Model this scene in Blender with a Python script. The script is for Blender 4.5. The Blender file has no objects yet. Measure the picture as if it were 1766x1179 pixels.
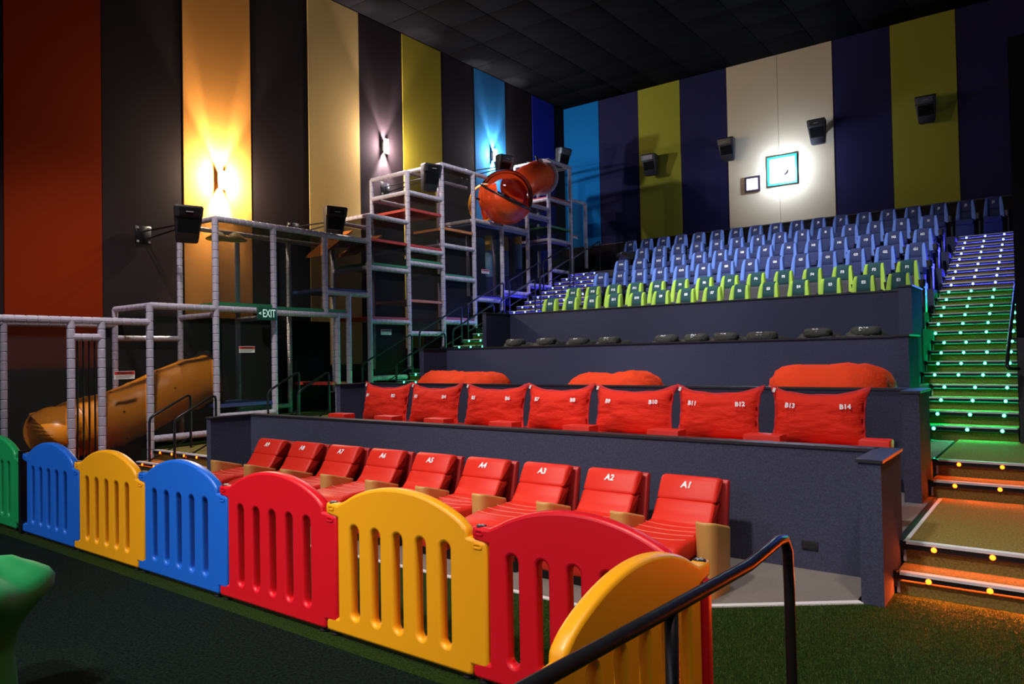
import bpy, bmesh, math, random
from mathutils import Vector, Matrix, noise
random.seed(7)
SC = bpy.context.scene
COL = SC.collection
PI = math.pi

# ------------------------------------------------------------------ camera
cam_d = bpy.data.cameras.new('camera'); cam_o = bpy.data.objects.new('camera', cam_d); COL.objects.link(cam_o)
cam_d.sensor_width = 36.0; cam_d.lens = 1266.0 / 1766.0 * 36.0; cam_d.clip_end = 200; cam_d.clip_start = 0.05
RX = (0.79886713, -0.0263441, -0.60093036)
RY = (0.60123203, 0.00473873, 0.79906044)
RZ = (-0.01820288, -0.9996417, 0.01962453)
M = Matrix(((RX[0], -RX[1], -RX[2], 0.0), (RY[0], -RY[1], -RY[2], 0.0), (RZ[0], -RZ[1], -RZ[2], 1.75), (0, 0, 0, 1)))
cam_o.matrix_world = M
SC.camera = cam_o

# ------------------------------------------------------------------ world, exposure, added spots
w = bpy.data.worlds.new('world'); SC.world = w; w.use_nodes = True
w.node_tree.nodes['Background'].inputs[0].default_value = (0.5, 0.6, 1.0, 1)
w.node_tree.nodes['Background'].inputs[1].default_value = 0.012
SC.view_settings.view_transform = 'Standard'; SC.view_settings.look = 'None'
SC.view_settings.exposure = 0.0; SC.view_settings.gamma = 1.0
SC.view_settings.use_curve_mapping = False
SC.cycles.use_denoising = True
SC.cycles.max_bounces = 6; SC.cycles.transparent_max_bounces = 16
SC.cycles.sample_clamp_indirect = 4.0

def add_light(name, typ, loc, energy, color=(1, 1, 1), target=None, **kw):
    d = bpy.data.lights.new(name, typ); d.energy = energy; d.color = color
    for k, v in kw.items(): setattr(d, k, v)
    o = bpy.data.objects.new(name, d); COL.objects.link(o); o.location = loc
    if target is not None:
        o.rotation_euler = (Vector(target) - Vector(loc)).to_track_quat('-Z', 'Y').to_euler()
    return o

# unseen soft spots added overhead to light seating, fence and play frame
ADDED_SPOTS = [((-3.0, -3.0, 10.3), (-2.6, 3.9, 0.4), 3900, (1.0, 0.92, 0.84), 46),
         ((-7.0, -3.0, 10.3), (-6.6, 4.1, 0.4), 3900, (1.0, 0.92, 0.84), 46),
         ((-2.8, 6.0, 10.3), (-2.6, 8.4, 0.8), 1400, (0.92, 0.93, 1.0), 56),
         ((-7.2, 6.0, 10.3), (-6.8, 8.4, 0.8), 1400, (0.92, 0.93, 1.0), 56),
         ((-3.6, 9.0, 10.3), (-4.5, 15.9, 3.2), 4200, (0.90, 0.93, 1.0), 48),
         ((-7.4, 9.0, 10.3), (-7.6, 15.9, 3.2), 4200, (0.90, 0.93, 1.0), 50),
         ((-3.2, 4.0, 10.3), (-3.4, 11.6, 1.7), 2000, (0.86, 0.90, 1.0), 36),
         ((-7.2, 4.0, 10.3), (-7.0, 11.6, 1.7), 2000, (0.86, 0.90, 1.0), 36),
         ((-8.5, 3.5, 10.3), (-12.6, 6.4, 1.0), 3400, (1.0, 0.92, 0.90), 50),
         ((-8.5, 10.5, 10.3), (-12.4, 14.4, 4.4), 2200, (0.95, 0.93, 1.0), 56),
         ((1.2, 1.5, 10.3), (-1.0, 3.4, 0.3), 1700, (1.0, 0.88, 0.74), 46)]
for hl, ht, he, hc, ha in ADDED_SPOTS:
    add_light('added_spot', 'SPOT', hl, he, hc, ht, spot_size=math.radians(ha), spot_blend=0.8, shadow_soft_size=0.35)
# glow of the cinema screen behind the camera
add_light('screen_glow', 'AREA', (-5.2, -6.0, 4.6), 300, (0.72, 0.8, 1.0), (-5.2, 10, 2.6), shape='RECTANGLE', size=12.0, size_y=5.5)

# ------------------------------------------------------------------ materials
MATS = {}
def mat(name, col, rough=0.6, metal=0.0, noise_scale=None, noise_amt=0.15, bump=0.0, bump_scale=None, emit=None, emit_s=0.0,
        coat=0.0, sheen=0.0, stretch=(1, 1, 1), spec=None, coords='Object'):
    m = bpy.data.materials.new(name); m.use_nodes = True
    nt = m.node_tree; b = nt.nodes['Principled BSDF']
    b.inputs['Base Color'].default_value = (*col, 1); b.inputs['Roughness'].default_value = rough; b.inputs['Metallic'].default_value = metal
    if spec is not None: b.inputs['Specular IOR Level'].default_value = spec
    if coat: b.inputs['Coat Weight'].default_value = coat
    if sheen: b.inputs['Sheen Weight'].default_value = sheen
    if emit:
        b.inputs['Emission Color'].default_value = (*emit, 1); b.inputs['Emission Strength'].default_value = emit_s
    if noise_scale or bump:
        tc = nt.nodes.new('ShaderNodeTexCoord'); mp = nt.nodes.new('ShaderNodeMapping')
        mp.inputs['Scale'].default_value = stretch
        nt.links.new(tc.outputs[coords], mp.inputs['Vector'])
        if noise_scale:
            n = nt.nodes.new('ShaderNodeTexNoise'); n.inputs['Scale'].default_value = noise_scale; n.inputs['Detail'].default_value = 4
            nt.links.new(mp.outputs['Vector'], n.inputs['Vector'])
            r = nt.nodes.new('ShaderNodeValToRGB')
            r.color_ramp.elements[0].position = 0.3; r.color_ramp.elements[1].position = 0.7
            r.color_ramp.elements[0].color = (*[c * (1 - noise_amt) for c in col], 1)
            r.color_ramp.elements[1].color = (*[min(1, c * (1 + noise_amt)) for c in col], 1)
            nt.links.new(n.outputs['Fac'], r.inputs['Fac']); nt.links.new(r.outputs['Color'], b.inputs['Base Color'])
        if bump:
            n2 = nt.nodes.new('ShaderNodeTexNoise'); n2.inputs['Scale'].default_value = bump_scale or 60; n2.inputs['Detail'].default_value = 5
            nt.links.new(mp.outputs['Vector'], n2.inputs['Vector'])
            bp = nt.nodes.new('ShaderNodeBump'); bp.inputs['Strength'].default_value = bump; bp.inputs['Distance'].default_value = 0.02
            nt.links.new(n2.outputs['Fac'], bp.inputs['Height']); nt.links.new(bp.outputs['Normal'], b.inputs['Normal'])
    MATS[name] = m
    return m

def net_mat(name, col, opac, scale):
    m = bpy.data.materials.new(name); m.use_nodes = True; nt = m.node_tree
    b = nt.nodes['Principled BSDF']; out = nt.nodes['Material Output']
    b.inputs['Base Color'].default_value = (*col, 1); b.inputs['Roughness'].default_value = 0.9
    tr = nt.nodes.new('ShaderNodeBsdfTransparent'); mx = nt.nodes.new('ShaderNodeMixShader')
    tc = nt.nodes.new('ShaderNodeTexCoord'); n = nt.nodes.new('ShaderNodeTexVoronoi'); n.inputs['Scale'].default_value = scale
    r = nt.nodes.new('ShaderNodeMapRange'); r.inputs[1].default_value = 0.0; r.inputs[2].default_value = 0.8
    r.inputs[3].default_value = opac - 0.15; r.inputs[4].default_value = min(1, opac + 0.15)
    nt.links.new(tc.outputs['Object'], n.inputs['Vector']); nt.links.new(n.outputs['Distance'], r.inputs[0])
    nt.links.new(r.outputs[0], mx.inputs[0]); nt.links.new(tr.outputs[0], mx.inputs[1]); nt.links.new(b.outputs[0], mx.inputs[2])
    nt.links.new(mx.outputs[0], out.inputs['Surface'])
    MATS[name] = m

mat('rubber', (0.0045, 0.0095, 0.0080), 0.95, spec=0.04, noise_scale=55, noise_amt=0.7, bump=0.5, bump_scale=90)
mat('turf', (0.014, 0.034, 0.004), 0.95, spec=0.1, noise_scale=70, noise_amt=0.6, bump=0.9, bump_scale=130)
mat('turf_blade', (0.045, 0.072, 0.008), 0.7, spec=0.25, noise_scale=120, noise_amt=0.6)
mat('grey_carpet', (0.16, 0.135, 0.12), 0.95, noise_scale=40, noise_amt=0.2, bump=0.3, bump_scale=160, stretch=(1, 8, 1))
mat('stair_carpet', (0.20, 0.15, 0.040), 0.95, spec=0.1, noise_scale=60, noise_amt=0.35, bump=0.4, bump_scale=140)
mat('tier_carpet', (0.05, 0.045, 0.05), 0.95, noise_scale=60, noise_amt=0.3, bump=0.4, bump_scale=140)
mat('wall_carpet', (0.058, 0.060, 0.102), 0.95, spec=0.1, noise_scale=70, noise_amt=0.22, bump=0.25, bump_scale=150)
mat('cap_black', (0.016, 0.015, 0.017), 0.45)
mat('black_paint', (0.004, 0.004, 0.0045), 0.8, spec=0.1)
mat('black_metal', (0.012, 0.012, 0.014), 0.32, metal=0.4)
mat('ceiling_tile', (0.0045, 0.004, 0.0045), 0.95, spec=0.05, bump=0.2, bump_scale=60)
mat('ceiling_grid', (0.002, 0.002, 0.002), 0.8)
mat('wall_shell', (0.010, 0.010, 0.012), 0.95, spec=0.05)
FAB = dict(rough=0.95, spec=0.08, noise_scale=90, noise_amt=0.08, bump=0.15, bump_scale=200)
mat('fabric_rust', (0.20, 0.018, 0.002), **FAB)
mat('fabric_orange', (0.66, 0.27, 0.06), **FAB)
mat('fabric_cream', (0.62, 0.42, 0.15), **FAB)
mat('fabric_gold', (0.29, 0.23, 0.02), **FAB)
mat('fabric_blue', (0.02, 0.12, 0.27), **FAB)
mat('fabric_royal', (0.012, 0.022, 0.28), **FAB)
mat('fabric_sky', (0.008, 0.15, 0.42), **FAB)
mat('fabric_olive', (0.30, 0.275, 0.03), **FAB)
mat('fabric_beige', (0.64, 0.49, 0.30), **FAB)
mat('fabric_dark', (0.021, 0.014, 0.016), **FAB)
mat('fabric_navy', (0.022, 0.019, 0.060), **FAB)
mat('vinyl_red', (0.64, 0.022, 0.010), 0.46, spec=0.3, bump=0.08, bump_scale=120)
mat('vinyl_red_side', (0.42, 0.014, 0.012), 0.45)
mat('stitch', (0.80, 0.22, 0.16), 0.7)
mat('vinyl_tan', (0.56, 0.28, 0.075), 0.5, bump=0.05, bump_scale=150)
mat('cloth_red', (0.70, 0.024, 0.009), 0.8, spec=0.2, bump=0.75, bump_scale=11, stretch=(1, 1, 2.4))
mat('cloth_red_edge', (0.52, 0.012, 0.015), 0.8)
mat('cloth_orange', (0.85, 0.055, 0.009), 0.8, spec=0.2, bump=0.85, bump_scale=7, stretch=(2.2, 1, 2))
mat('cloth_charcoal', (0.055, 0.052, 0.040), 0.85, noise_scale=30, noise_amt=0.3, bump=0.4, bump_scale=25)
mat('white_print', (0.85, 0.85, 0.85), 0.7)
mat('seat_navy', (0.028, 0.04, 0.13), 0.85, bump=0.2, bump_scale=160)
mat('seat_blue', (0.13, 0.24, 0.68), 0.8, bump=0.2, bump_scale=160)
mat('seat_green', (0.008, 0.055, 0.06), 0.85, bump=0.2, bump_scale=160)
mat('seat_lime', (0.36, 0.56, 0.06), 0.8, bump=0.2, bump_scale=160)
mat('seat_grey', (0.055, 0.05, 0.055), 0.85, bump=0.2, bump_scale=160)
mat('seat_black', (0.012, 0.011, 0.013), 0.5)
PL = dict(rough=0.36, bump=0.05, bump_scale=220)
mat('plastic_red', (0.68, 0.006, 0.016), **PL)
mat('plastic_yellow', (0.90, 0.38, 0.008), **PL)
mat('plastic_blue', (0.012, 0.13, 0.62), **PL)
mat('plastic_green', (0.01, 0.30, 0.09), **PL); mat('plastic_green_matt', (0.006, 0.27, 0.075), 0.6, bump=0.05, bump_scale=200)
mat('plastic_slide', (0.82, 0.27, 0.012), **PL)
mat('plastic_tube_red', (0.80, 0.07, 0.012), rough=0.25)
mat('pipe_pad', (0.42, 0.38, 0.46), 0.45, noise_scale=12, noise_amt=0.1)
mat('deck_red', (0.40, 0.03, 0.02), 0.5); mat('deck_green', (0.02, 0.17, 0.06), 0.5); mat('deck_blue', (0.02, 0.05, 0.22), 0.5)
mat('deck_orange', (0.42, 0.13, 0.02), 0.5); mat('deck_violet', (0.07, 0.05, 0.28), 0.5)
mat('foam_yellow', (0.72, 0.42, 0.03), 0.6); mat('foam_sky', (0.16, 0.32, 0.55), 0.6); mat('foam_navy', (0.01, 0.02, 0.12), 0.6)
mat('alu', (0.75, 0.75, 0.78), 0.4, metal=0.6)
mat('white_strip', (0.58, 0.56, 0.58), 0.6)
mat('sconce_white', (0.75, 0.73, 0.70), 0.5)
mat('sign_red', (0.60, 0.03, 0.02), 0.5); mat('sign_white', (0.75, 0.72, 0.68), 0.5); mat('sign_grey', (0.25, 0.24, 0.22), 0.5)
mat('exit_green', (0.01, 0.07, 0.05), 0.4); mat('exit_letter', (0.5, 0.7, 0.6), 0.5, emit=(0.45, 0.75, 0.6), emit_s=0.6)
mat('led_orange', (1, 0.3, 0.05), 0.5, emit=(1.0, 0.075, 0.003), emit_s=11)
mat('led_green', (0.1, 1, 0.4), 0.5, emit=(0.03, 1.0, 0.40), emit_s=26)
mat('led_blue', (0.1, 0.2, 1), 0.5, emit=(0.09, 0.16, 1.0), emit_s=30)
mat('strip_orange', (1, 0.3, 0.05), 0.5, emit=(1.0, 0.10, 0.004), emit_s=34.0)
mat('strip_green', (0.1, 1, 0.4), 0.5, emit=(0.0, 1.0, 0.28), emit_s=17)
mat('strip_blue', (0.1, 0.2, 1), 0.5, emit=(0.05, 0.06, 1.0), emit_s=130)
mat('projector_glow', (1, 1, 1), 0.5, emit=(0.50, 0.66, 1.0), emit_s=300)
mat('port_lit', (1, 1, 1), 0.5, emit=(0.95, 0.95, 1.0), emit_s=2.0)
mat('port_frame', (0.03, 0.015, 0.03), 0.5)
mat('port_teal', (0.02, 0.35, 0.40), 0.4)
net_mat('net_black', (0.006, 0.006, 0.0055), 0.36, 200)
net_mat('net_dense', (0.006, 0.006, 0.0055), 0.52, 200)
net_mat('net_thin', (0.006, 0.006, 0.0055), 0.2, 200)
net_mat('net_roof', (0.10, 0.085, 0.065), 0.55, 60)
m = bpy.data.materials.new('clear_dome'); m.use_nodes = True; nt = m.node_tree
b = nt.nodes['Principled BSDF']; b.inputs['Base Color'].default_value = (0.95, 0.95, 1, 1); b.inputs['Roughness'].default_value = 0.06
tr = nt.nodes.new('ShaderNodeBsdfTransparent'); mx = nt.nodes.new('ShaderNodeMixShader'); lw = nt.nodes.new('ShaderNodeFresnel'); lw.inputs[0].default_value = 1.5
nt.links.new(lw.outputs[0], mx.inputs[0]); nt.links.new(tr.outputs[0], mx.inputs[1])
gl = nt.nodes.new('ShaderNodeBsdfGlossy'); gl.inputs['Roughness'].default_value = 0.05
nt.links.new(gl.outputs[0], mx.inputs[2]); nt.links.new(mx.outputs[0], nt.nodes['Material Output'].inputs['Surface'])
MATS['clear_dome'] = m

# ------------------------------------------------------------------ helpers
def link(name, me, m, parent=None, loc=(0, 0, 0), rot=(0, 0, 0), smooth=False):
    if isinstance(m, str): m = MATS[m]
    if not me.materials: me.materials.append(m)
    o = bpy.data.objects.new(name, me); COL.objects.link(o)
    o.location = loc; o.rotation_euler = rot
    if parent is not None: o.parent = parent
    if smooth:
        for p in me.polygons: p.use_smooth = True
    return o

def tag(o, label, cat, group=None, kind=None):
    o['label'] = label
    o['category'] = cat
    if group: o['group'] = group
    if kind: o['kind'] = kind
    return o

def empty(name, loc, label, cat, group=None, kind=None, rz=0.0):
    o = bpy.data.objects.new(name, None); COL.objects.link(o); o.location = loc; o.rotation_euler = (0, 0, rz)
    o.empty_display_size = 0.1
    return tag(o, label, cat, group, kind)

class MB:
    def __init__(s): s.v = []; s.f = []
    def box(s, x0, x1, y0, y1, z0, z1):
        n = len(s.v)
        s.v += [(x0, y0, z0), (x1, y0, z0), (x1, y1, z0), (x0, y1, z0), (x0, y0, z1), (x1, y0, z1), (x1, y1, z1), (x0, y1, z1)]
        s.f += [tuple(n + i for i in q) for q in ((3, 2, 1, 0), (4, 5, 6, 7), (0, 1, 5, 4), (1, 2, 6, 5), (2, 3, 7, 6), (3, 0, 4, 7))]
        return s
    def rings(s, rings, cap=True):
        n = len(s.v); k = len(rings[0])
        for r in rings: s.v += [tuple(p) for p in r]
        for i in range(len(rings) - 1):
            for j in range(k):
                a = n + i * k + j; b = n + i * k + (j + 1) % k
                s.f.append((a, b, b + k, a + k))
        if cap:
            s.f.append(tuple(n + j for j in reversed(range(k))))
            s.f.append(tuple(n + (len(rings) - 1) * k + j for j in range(k)))
        return s
    def path(s, pts, r, n=10, cap=True):
        pts = [Vector(p) for p in pts]; rr = r if isinstance(r, (list, tuple)) else [r] * len(pts)
        rings = []; ref = None
        for i, p in enumerate(pts):
            if i == 0: d = pts[1] - p
            elif i == len(pts) - 1: d = p - pts[i - 1]
            else: d = (pts[i + 1] - p).normalized() + (p - pts[i - 1]).normalized()
            d.normalize()
            if ref is None:
                ref = Vector((0, 0, 1)) if abs(d.z) < 0.9 else Vector((1, 0, 0))
            u = (ref - d * ref.dot(d)).normalized(); v = d.cross(u); ref = u
            rings.append([p + (u * math.cos(a) + v * math.sin(a)) * rr[i] for a in [2 * PI * j / n for j in range(n)]])
        return s.rings(rings, cap)
    def lathe(s, prof, n=24, c=(0, 0, 0)):
        rings = [[(c[0] + r * math.cos(2 * PI * j / n), c[1] + r * math.sin(2 * PI * j / n), c[2] + z) for j in range(n)] for r, z in prof]
        return s.rings(rings)
    def prism_x(s, poly, x0, x1):
        return s.rings([[(x0, y, z) for y, z in poly], [(x1, y, z) for y, z in poly]])
    def mesh(s, name='m', flip=True):
        me = bpy.data.meshes.new(name); me.from_pydata(s.v, [], s.f); me.update()
        bm = bmesh.new(); bm.from_mesh(me); bmesh.ops.recalc_face_normals(bm, faces=bm.faces); bm.to_mesh(me); bm.free()
        return me
    def build(s, name, m, parent=None, loc=(0, 0, 0), rot=(0, 0, 0), smooth=False):
        return link(name, s.mesh(name), m, parent, loc, rot, smooth)

def arc_smooth(me, ang=40):
    bm = bmesh.new(); bm.from_mesh(me)
    for f in bm.faces: f.smooth = True
    for e in bm.edges:
        if len(e.link_faces) == 2 and e.calc_face_angle(0) > math.radians(ang): e.smooth = False
    bm.to_mesh(me); bm.free(); return me

def rbox(dx, dy, dz, bev, seg=2, center=(0, 0, 0), name='rbox'):
    bm = bmesh.new(); bmesh.ops.create_cube(bm, size=1.0)
    bmesh.ops.scale(bm, vec=(dx, dy, dz), verts=bm.verts)
    bmesh.ops.bevel(bm, geom=list(bm.edges), offset=bev, segments=seg, profile=0.6, affect='EDGES')
    bmesh.ops.translate(bm, vec=center, verts=bm.verts)
    me = bpy.data.meshes.new(name); bm.to_mesh(me); bm.free()
    return arc_smooth(me, 50)

def inset_poly(poly, d):
    n = len(poly); area = sum(poly[i][0] * poly[(i + 1) % n][1] - poly[(i + 1) % n][0] * poly[i][1] for i in range(n))
    sg = 1 if area > 0 else -1; out = []
    for i in range(n):
        p0 = Vector(poly[i - 1]); p = Vector(poly[i]); p1 = Vector(poly[(i + 1) % n])
        a = (p - p0).normalized(); b = (p1 - p).normalized()
        t = (a + b); t = t.normalized() if t.length > 1e-6 else a
        nrm = Vector((-t.y, t.x)) * sg
        out.append(tuple(p + nrm * d))
    return out

def round_poly(poly, r, k=3):
    out = []; n = len(poly)
    for i in range(n):
        p0 = Vector(poly[i - 1]); p = Vector(poly[i]); p1 = Vector(poly[(i + 1) % n])
        ra = min(r, (p - p0).length * 0.45); rb = min(r, (p1 - p).length * 0.45)
        a = p + (p0 - p).normalized() * ra; b = p + (p1 - p).normalized() * rb
        for j in range(k + 1):
            t = j / k
            out.append(tuple(a * (1 - t) ** 2 + p * 2 * t * (1 - t) + b * t * t))
    return out

def soft_prism(poly, x0, x1, r):
    rings = []
    for dx, ins in ((0, r * 0.9), (r * 0.25, r * 0.35), (r, 0)):
        q = inset_poly(poly, ins) if ins else poly
        rings.append([(x0 + dx, y, z) for y, z in q])
    for dx, ins in ((r, 0), (r * 0.25, r * 0.35), (0, r * 0.9)):
        q = inset_poly(poly, ins) if ins else poly
        rings.append([(x1 - dx, y, z) for y, z in q])
    return arc_smooth(MB().rings(rings).mesh(), 50)

TXT = {}
def text_mesh(body, size=0.08, ext=0.002, bold=0.0, shear=0.0):
    key = (body, size, bold)
    if key in TXT: return TXT[key]
    cu = bpy.data.curves.new('t', 'FONT'); cu.body = body; cu.size = size; cu.extrude = ext; cu.offset = bold; cu.shear = shear
    cu.align_x = 'CENTER'; cu.align_y = 'CENTER'; cu.resolution_u = 2
    o = bpy.data.objects.new('t', cu); COL.objects.link(o)
    dg = bpy.context.evaluated_depsgraph_get(); dg.update()
    me = bpy.data.meshes.new_from_object(o.evaluated_get(dg))
    bpy.data.objects.remove(o); me.materials.clear()
    TXT[key] = me
    return me

def curve_mesh(loops, ext, bev, res=2):
    cu = bpy.data.curves.new('c', 'CURVE'); cu.dimensions = '2D'; cu.fill_mode = 'BOTH'; cu.extrude = ext; cu.bevel_depth = bev; cu.bevel_resolution = res
    for lp in loops:
        sp = cu.splines.new('POLY'); sp.points.add(len(lp) - 1); sp.use_cyclic_u = True
        for i, p in enumerate(lp): sp.points[i].co = (p[0], p[1], 0, 1)
    o = bpy.data.objects.new('c', cu); COL.objects.link(o)
    dg = bpy.context.evaluated_depsgraph_get(); dg.update()
    me = bpy.data.meshes.new_from_object(o.evaluated_get(dg)); bpy.data.objects.remove(o)
    me.materials.clear()
    return arc_smooth(me, 35)

def S(name, label, cat='wall'):
    return empty(name, (0, 0, 0), label, cat, kind='structure')

# ------------------------------------------------------------------ levels
R_ = 0.156
XW = -13.95; YB = 21.8; ZC = 10.43
XL = -9.29
# ------------------------------------------------------------------ floor
fl = S('floor', 'dark play-area floor with rubber mat, green turf and grey carpet', 'floor')
MB().box(-16, 3, -7, 22, -0.3, -0.012).build('subfloor', 'black_paint', fl)
MB().box(-16, -1.22, -7, 2.93, -0.012, 0.0).build('rubber_mat', 'rubber', fl)
mb = MB()
mb.rings([[(x, y, z) for x, y in [(-16, 2.93), (-1.22, 2.93), (-1.22, -7), (3, -7), (3, 6.2), (-1.0, 6.2), (-1.15, 5.5), (-2.62, 4.36), (-16, 4.36)]] for z in (-0.012, 0.002)])
mb.build('turf', 'turf', fl)
MB().rings([[(x, y, z) for x, y in [(-9.25, 4.40), (-2.64, 4.40), (-1.2, 5.52), (-1.2, 6.2), (-9.25, 6.2)]] for z in (-0.012, 0.006)]).build('carpet', 'grey_carpet', fl)
MB().rings([[(x, y, z) for x, y in [(-9.25, 4.36), (-2.62, 4.36), (-1.15, 5.5), (-1.19, 5.54), (-2.64, 4.40), (-9.25, 4.40)]] for z in (-0.012, 0.012)]).build('metal_edging', 'white_strip', fl)

vs = []; fs = []
rt = random.Random(3)
for k in range(150000):
    x = rt.uniform(-3.2, 1.0); y = 2.2 + 3.64 * rt.random() ** 0.9
    if x < -1.25 and y < 3.15: continue
    if x < -1.13 and y > max(4.35, 4.35 + (x + 2.62) * 0.775): continue
    if x > -1.15 and x < -1.0 and y > 5.48: continue
    a = rt.uniform(0, 2 * PI); w_ = 0.0022; h = rt.uniform(0.008, 0.02); bx, by = rt.uniform(-0.008, 0.008), rt.uniform(-0.008, 0.008)
    n = len(vs); dx, dy = w_ * math.cos(a), w_ * math.sin(a)
    vs += [(x - dx, y - dy, 0.001), (x + dx, y + dy, 0.001), (x + bx, y + by, h)]; fs.append((n, n + 1, n + 2))
me = bpy.data.meshes.new('turf_blades'); me.from_pydata(vs, [], fs); me.update()
tb = link('turf_blades', me, 'turf_blade', fl); tb['kind'] = 'stuff'

# ------------------------------------------------------------------ shell walls
wl = S('wall_left', 'tall left wall of vertical striped fabric panels lit by sconces', 'wall')
MB().box(XW - 0.3, XW - 0.04, -7, YB + 0.3, 0, ZC + 0.2).build('backing', 'wall_shell', wl)
edges = [1.55, 3.1, 4.63, 6.19, 7.74, 9.28, 10.80, 12.36, 13.87, 15.41, 16.88, 18.40, 19.89, 21.2, YB]
cols = ['fabric_dark', 'fabric_dark', 'fabric_rust', 'fabric_dark', 'fabric_orange', 'fabric_dark', 'fabric_cream', 'fabric_dark', 'fabric_gold', 'fabric_dark', 'fabric_blue', 'fabric_dark', 'fabric_royal', 'fabric_dark']
for i, cn in enumerate(cols):
    MB().box(XW - 0.04, XW + (0.0 if 'dark' in cn else 0.012), edges[i] + 0.008, edges[i + 1] - 0.008, 1.63, ZC).build('panel', cn, wl)
wb = S('wall_back', 'rear wall of vertical fabric panels around the projector port', 'wall')
MB().box(XW - 0.3, 3, YB + 0.04, YB + 0.3, 0, ZC + 0.2).build('backing', 'wall_shell', wb)
MB().box(XW, 3, YB - 0.02, YB + 0.04, 4.1, 5.47).build('dado', 'fabric_dark', wb)
MB().box(XW, 3, YB - 0.035, YB + 0.04, 5.47, 5.5).build('trim_rail', 'cap_black', wb)
bed = [-13.93, -12.51, -11.02, -9.55, -8.03, -6.51, -4.99, -3.53, -2.01, -0.5, 1.0, 2.5]
bcl = ['fabric_sky', 'fabric_navy', 'fabric_olive', 'fabric_navy', 'fabric_beige', 'fabric_beige', 'fabric_navy', 'fabric_olive', 'fabric_navy', 'fabric_navy', 'fabric_navy']
for i, cn in enumerate(bcl):
    MB().box(bed[i] + 0.006, bed[i + 1] - 0.006, YB - (0.0 if 'navy' in cn else 0.012), YB + 0.04, 5.5, ZC).build('panel', cn, wb)
wr = S('wall_right', 'black right-hand wall at the edge of the hall', 'wall')
MB().box(2.6, 2.9, -7, YB, 0, ZC).build('backing', 'wall_shell', wr)
# stair side wall on the right
wsr = S('wall_stair', 'dark partition wall beside the right-hand lit stairs', 'wall')
MB().box(-0.45, -0.22, 10.55, YB, 0.0, 5.45).build('upper', 'wall_shell', wsr)
MB().box(-0.44, 0.2, 10.45, YB, 0.0, 1.86).build('lower', 'tier_carpet', wsr)
# ceiling of square tiles
ce = S('ceiling', 'black suspended ceiling of square tiles', 'ceiling')
MB().box(XW - 0.3, 3, -7, YB + 0.3, ZC + 0.03, ZC + 0.3).build('deck', 'ceiling_grid', ce)
tile = rbox(1.205, 1.205, 0.03, 0.006, 1); tile.materials.append(MATS['ceiling_tile'])
for i in range(13):
    for j in range(13):
        link('tile', tile, 'ceiling_tile', ce, (XW + 0.65 + 1.22 * i, YB - 0.61 - 1.22 * j, ZC + 0.012 + random.uniform(0, 0.004)))

# ------------------------------------------------------------------ tiers
TIERS = [('b', 0.312, 6.2, 8.4, 0), ('c', 0.624, 8.35, 10.4, 0), ('d', 1.248, 10.35, 12.4, 0), ('e', 2.05, 12.35, 13.75, 0),
         ('f', 2.36, 13.75, 14.95, 0), ('g', 2.82, 14.95, 16.1, 0), ('h', 3.28, 16.1, 17.3, 0), ('i', 3.72, 17.3, 18.5, 0), ('j', 4.18, 18.5, YB - 0.02, 0)]
for nm, z, y0, y1, _ in TIERS:
    t = S('floor_row_' + nm, 'raised carpeted floor under seat row ' + nm.upper(), 'floor')
    xr = {'b': -1.02, 'c': -1.1, 'd': -1.52, 'e': -1.68}.get(nm, -1.84)
    xl = -9.30 if nm != 'j' else -10.8
    MB().box(xl, xr, y0, y1, 0 if nm in 'bc' else 0.3, z).build('platform', 'tier_carpet' if nm not in 'bc' else 'grey_carpet', t)
    if nm not in 'bcd':
        MB().box(xr - 0.45, xr + 0.01, y0 - 0.012, y0, 0.3, z).build('facing', 'wall_carpet', t)

WALLS = [('b', 6.125, 5.51, 0.975, 0.0, -1.02, -1.165), ('c', 8.27, 7.75, 1.335, 0.3, -1.095, -1.24), ('d', 10.3, 9.68, 1.905, 0.6, -1.46, -1.62), ('e', 12.3, 11.5, 2.625, 1.2, -1.68, -1.84)]
for nm, y, yf, zt, zb, xr, xp in WALLS:
    t = S('wall_row_' + nm, 'low carpeted half wall with black cap in front of row ' + nm.upper(), 'wall')
    MB().box(XL, xp, y, y + 0.12, zb, zt).build('wall_face', 'wall_carpet', t)
    MB().box(xp, xr, yf, y + 0.12, zb, zt).build('end_pier', 'wall_carpet', t)
    MB().box(XL - 0.1, XL, yf, y + 0.12, zb, zt).build('end_pier', 'wall_carpet', t)
    MB().box(XL, xp, y - 0.015, y + 0.14, zt, zt + 0.022).build('cap', 'cap_black', t)
    MB().box(xp - 0.015, xr + 0.015, yf - 0.015, y + 0.14, zt, zt + 0.022).build('cap', 'cap_black', t)
    MB().box(XL - 0.115, XL + 0.015, yf - 0.015, y + 0.14, zt, zt + 0.022).build('cap', 'cap_black', t)

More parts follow.
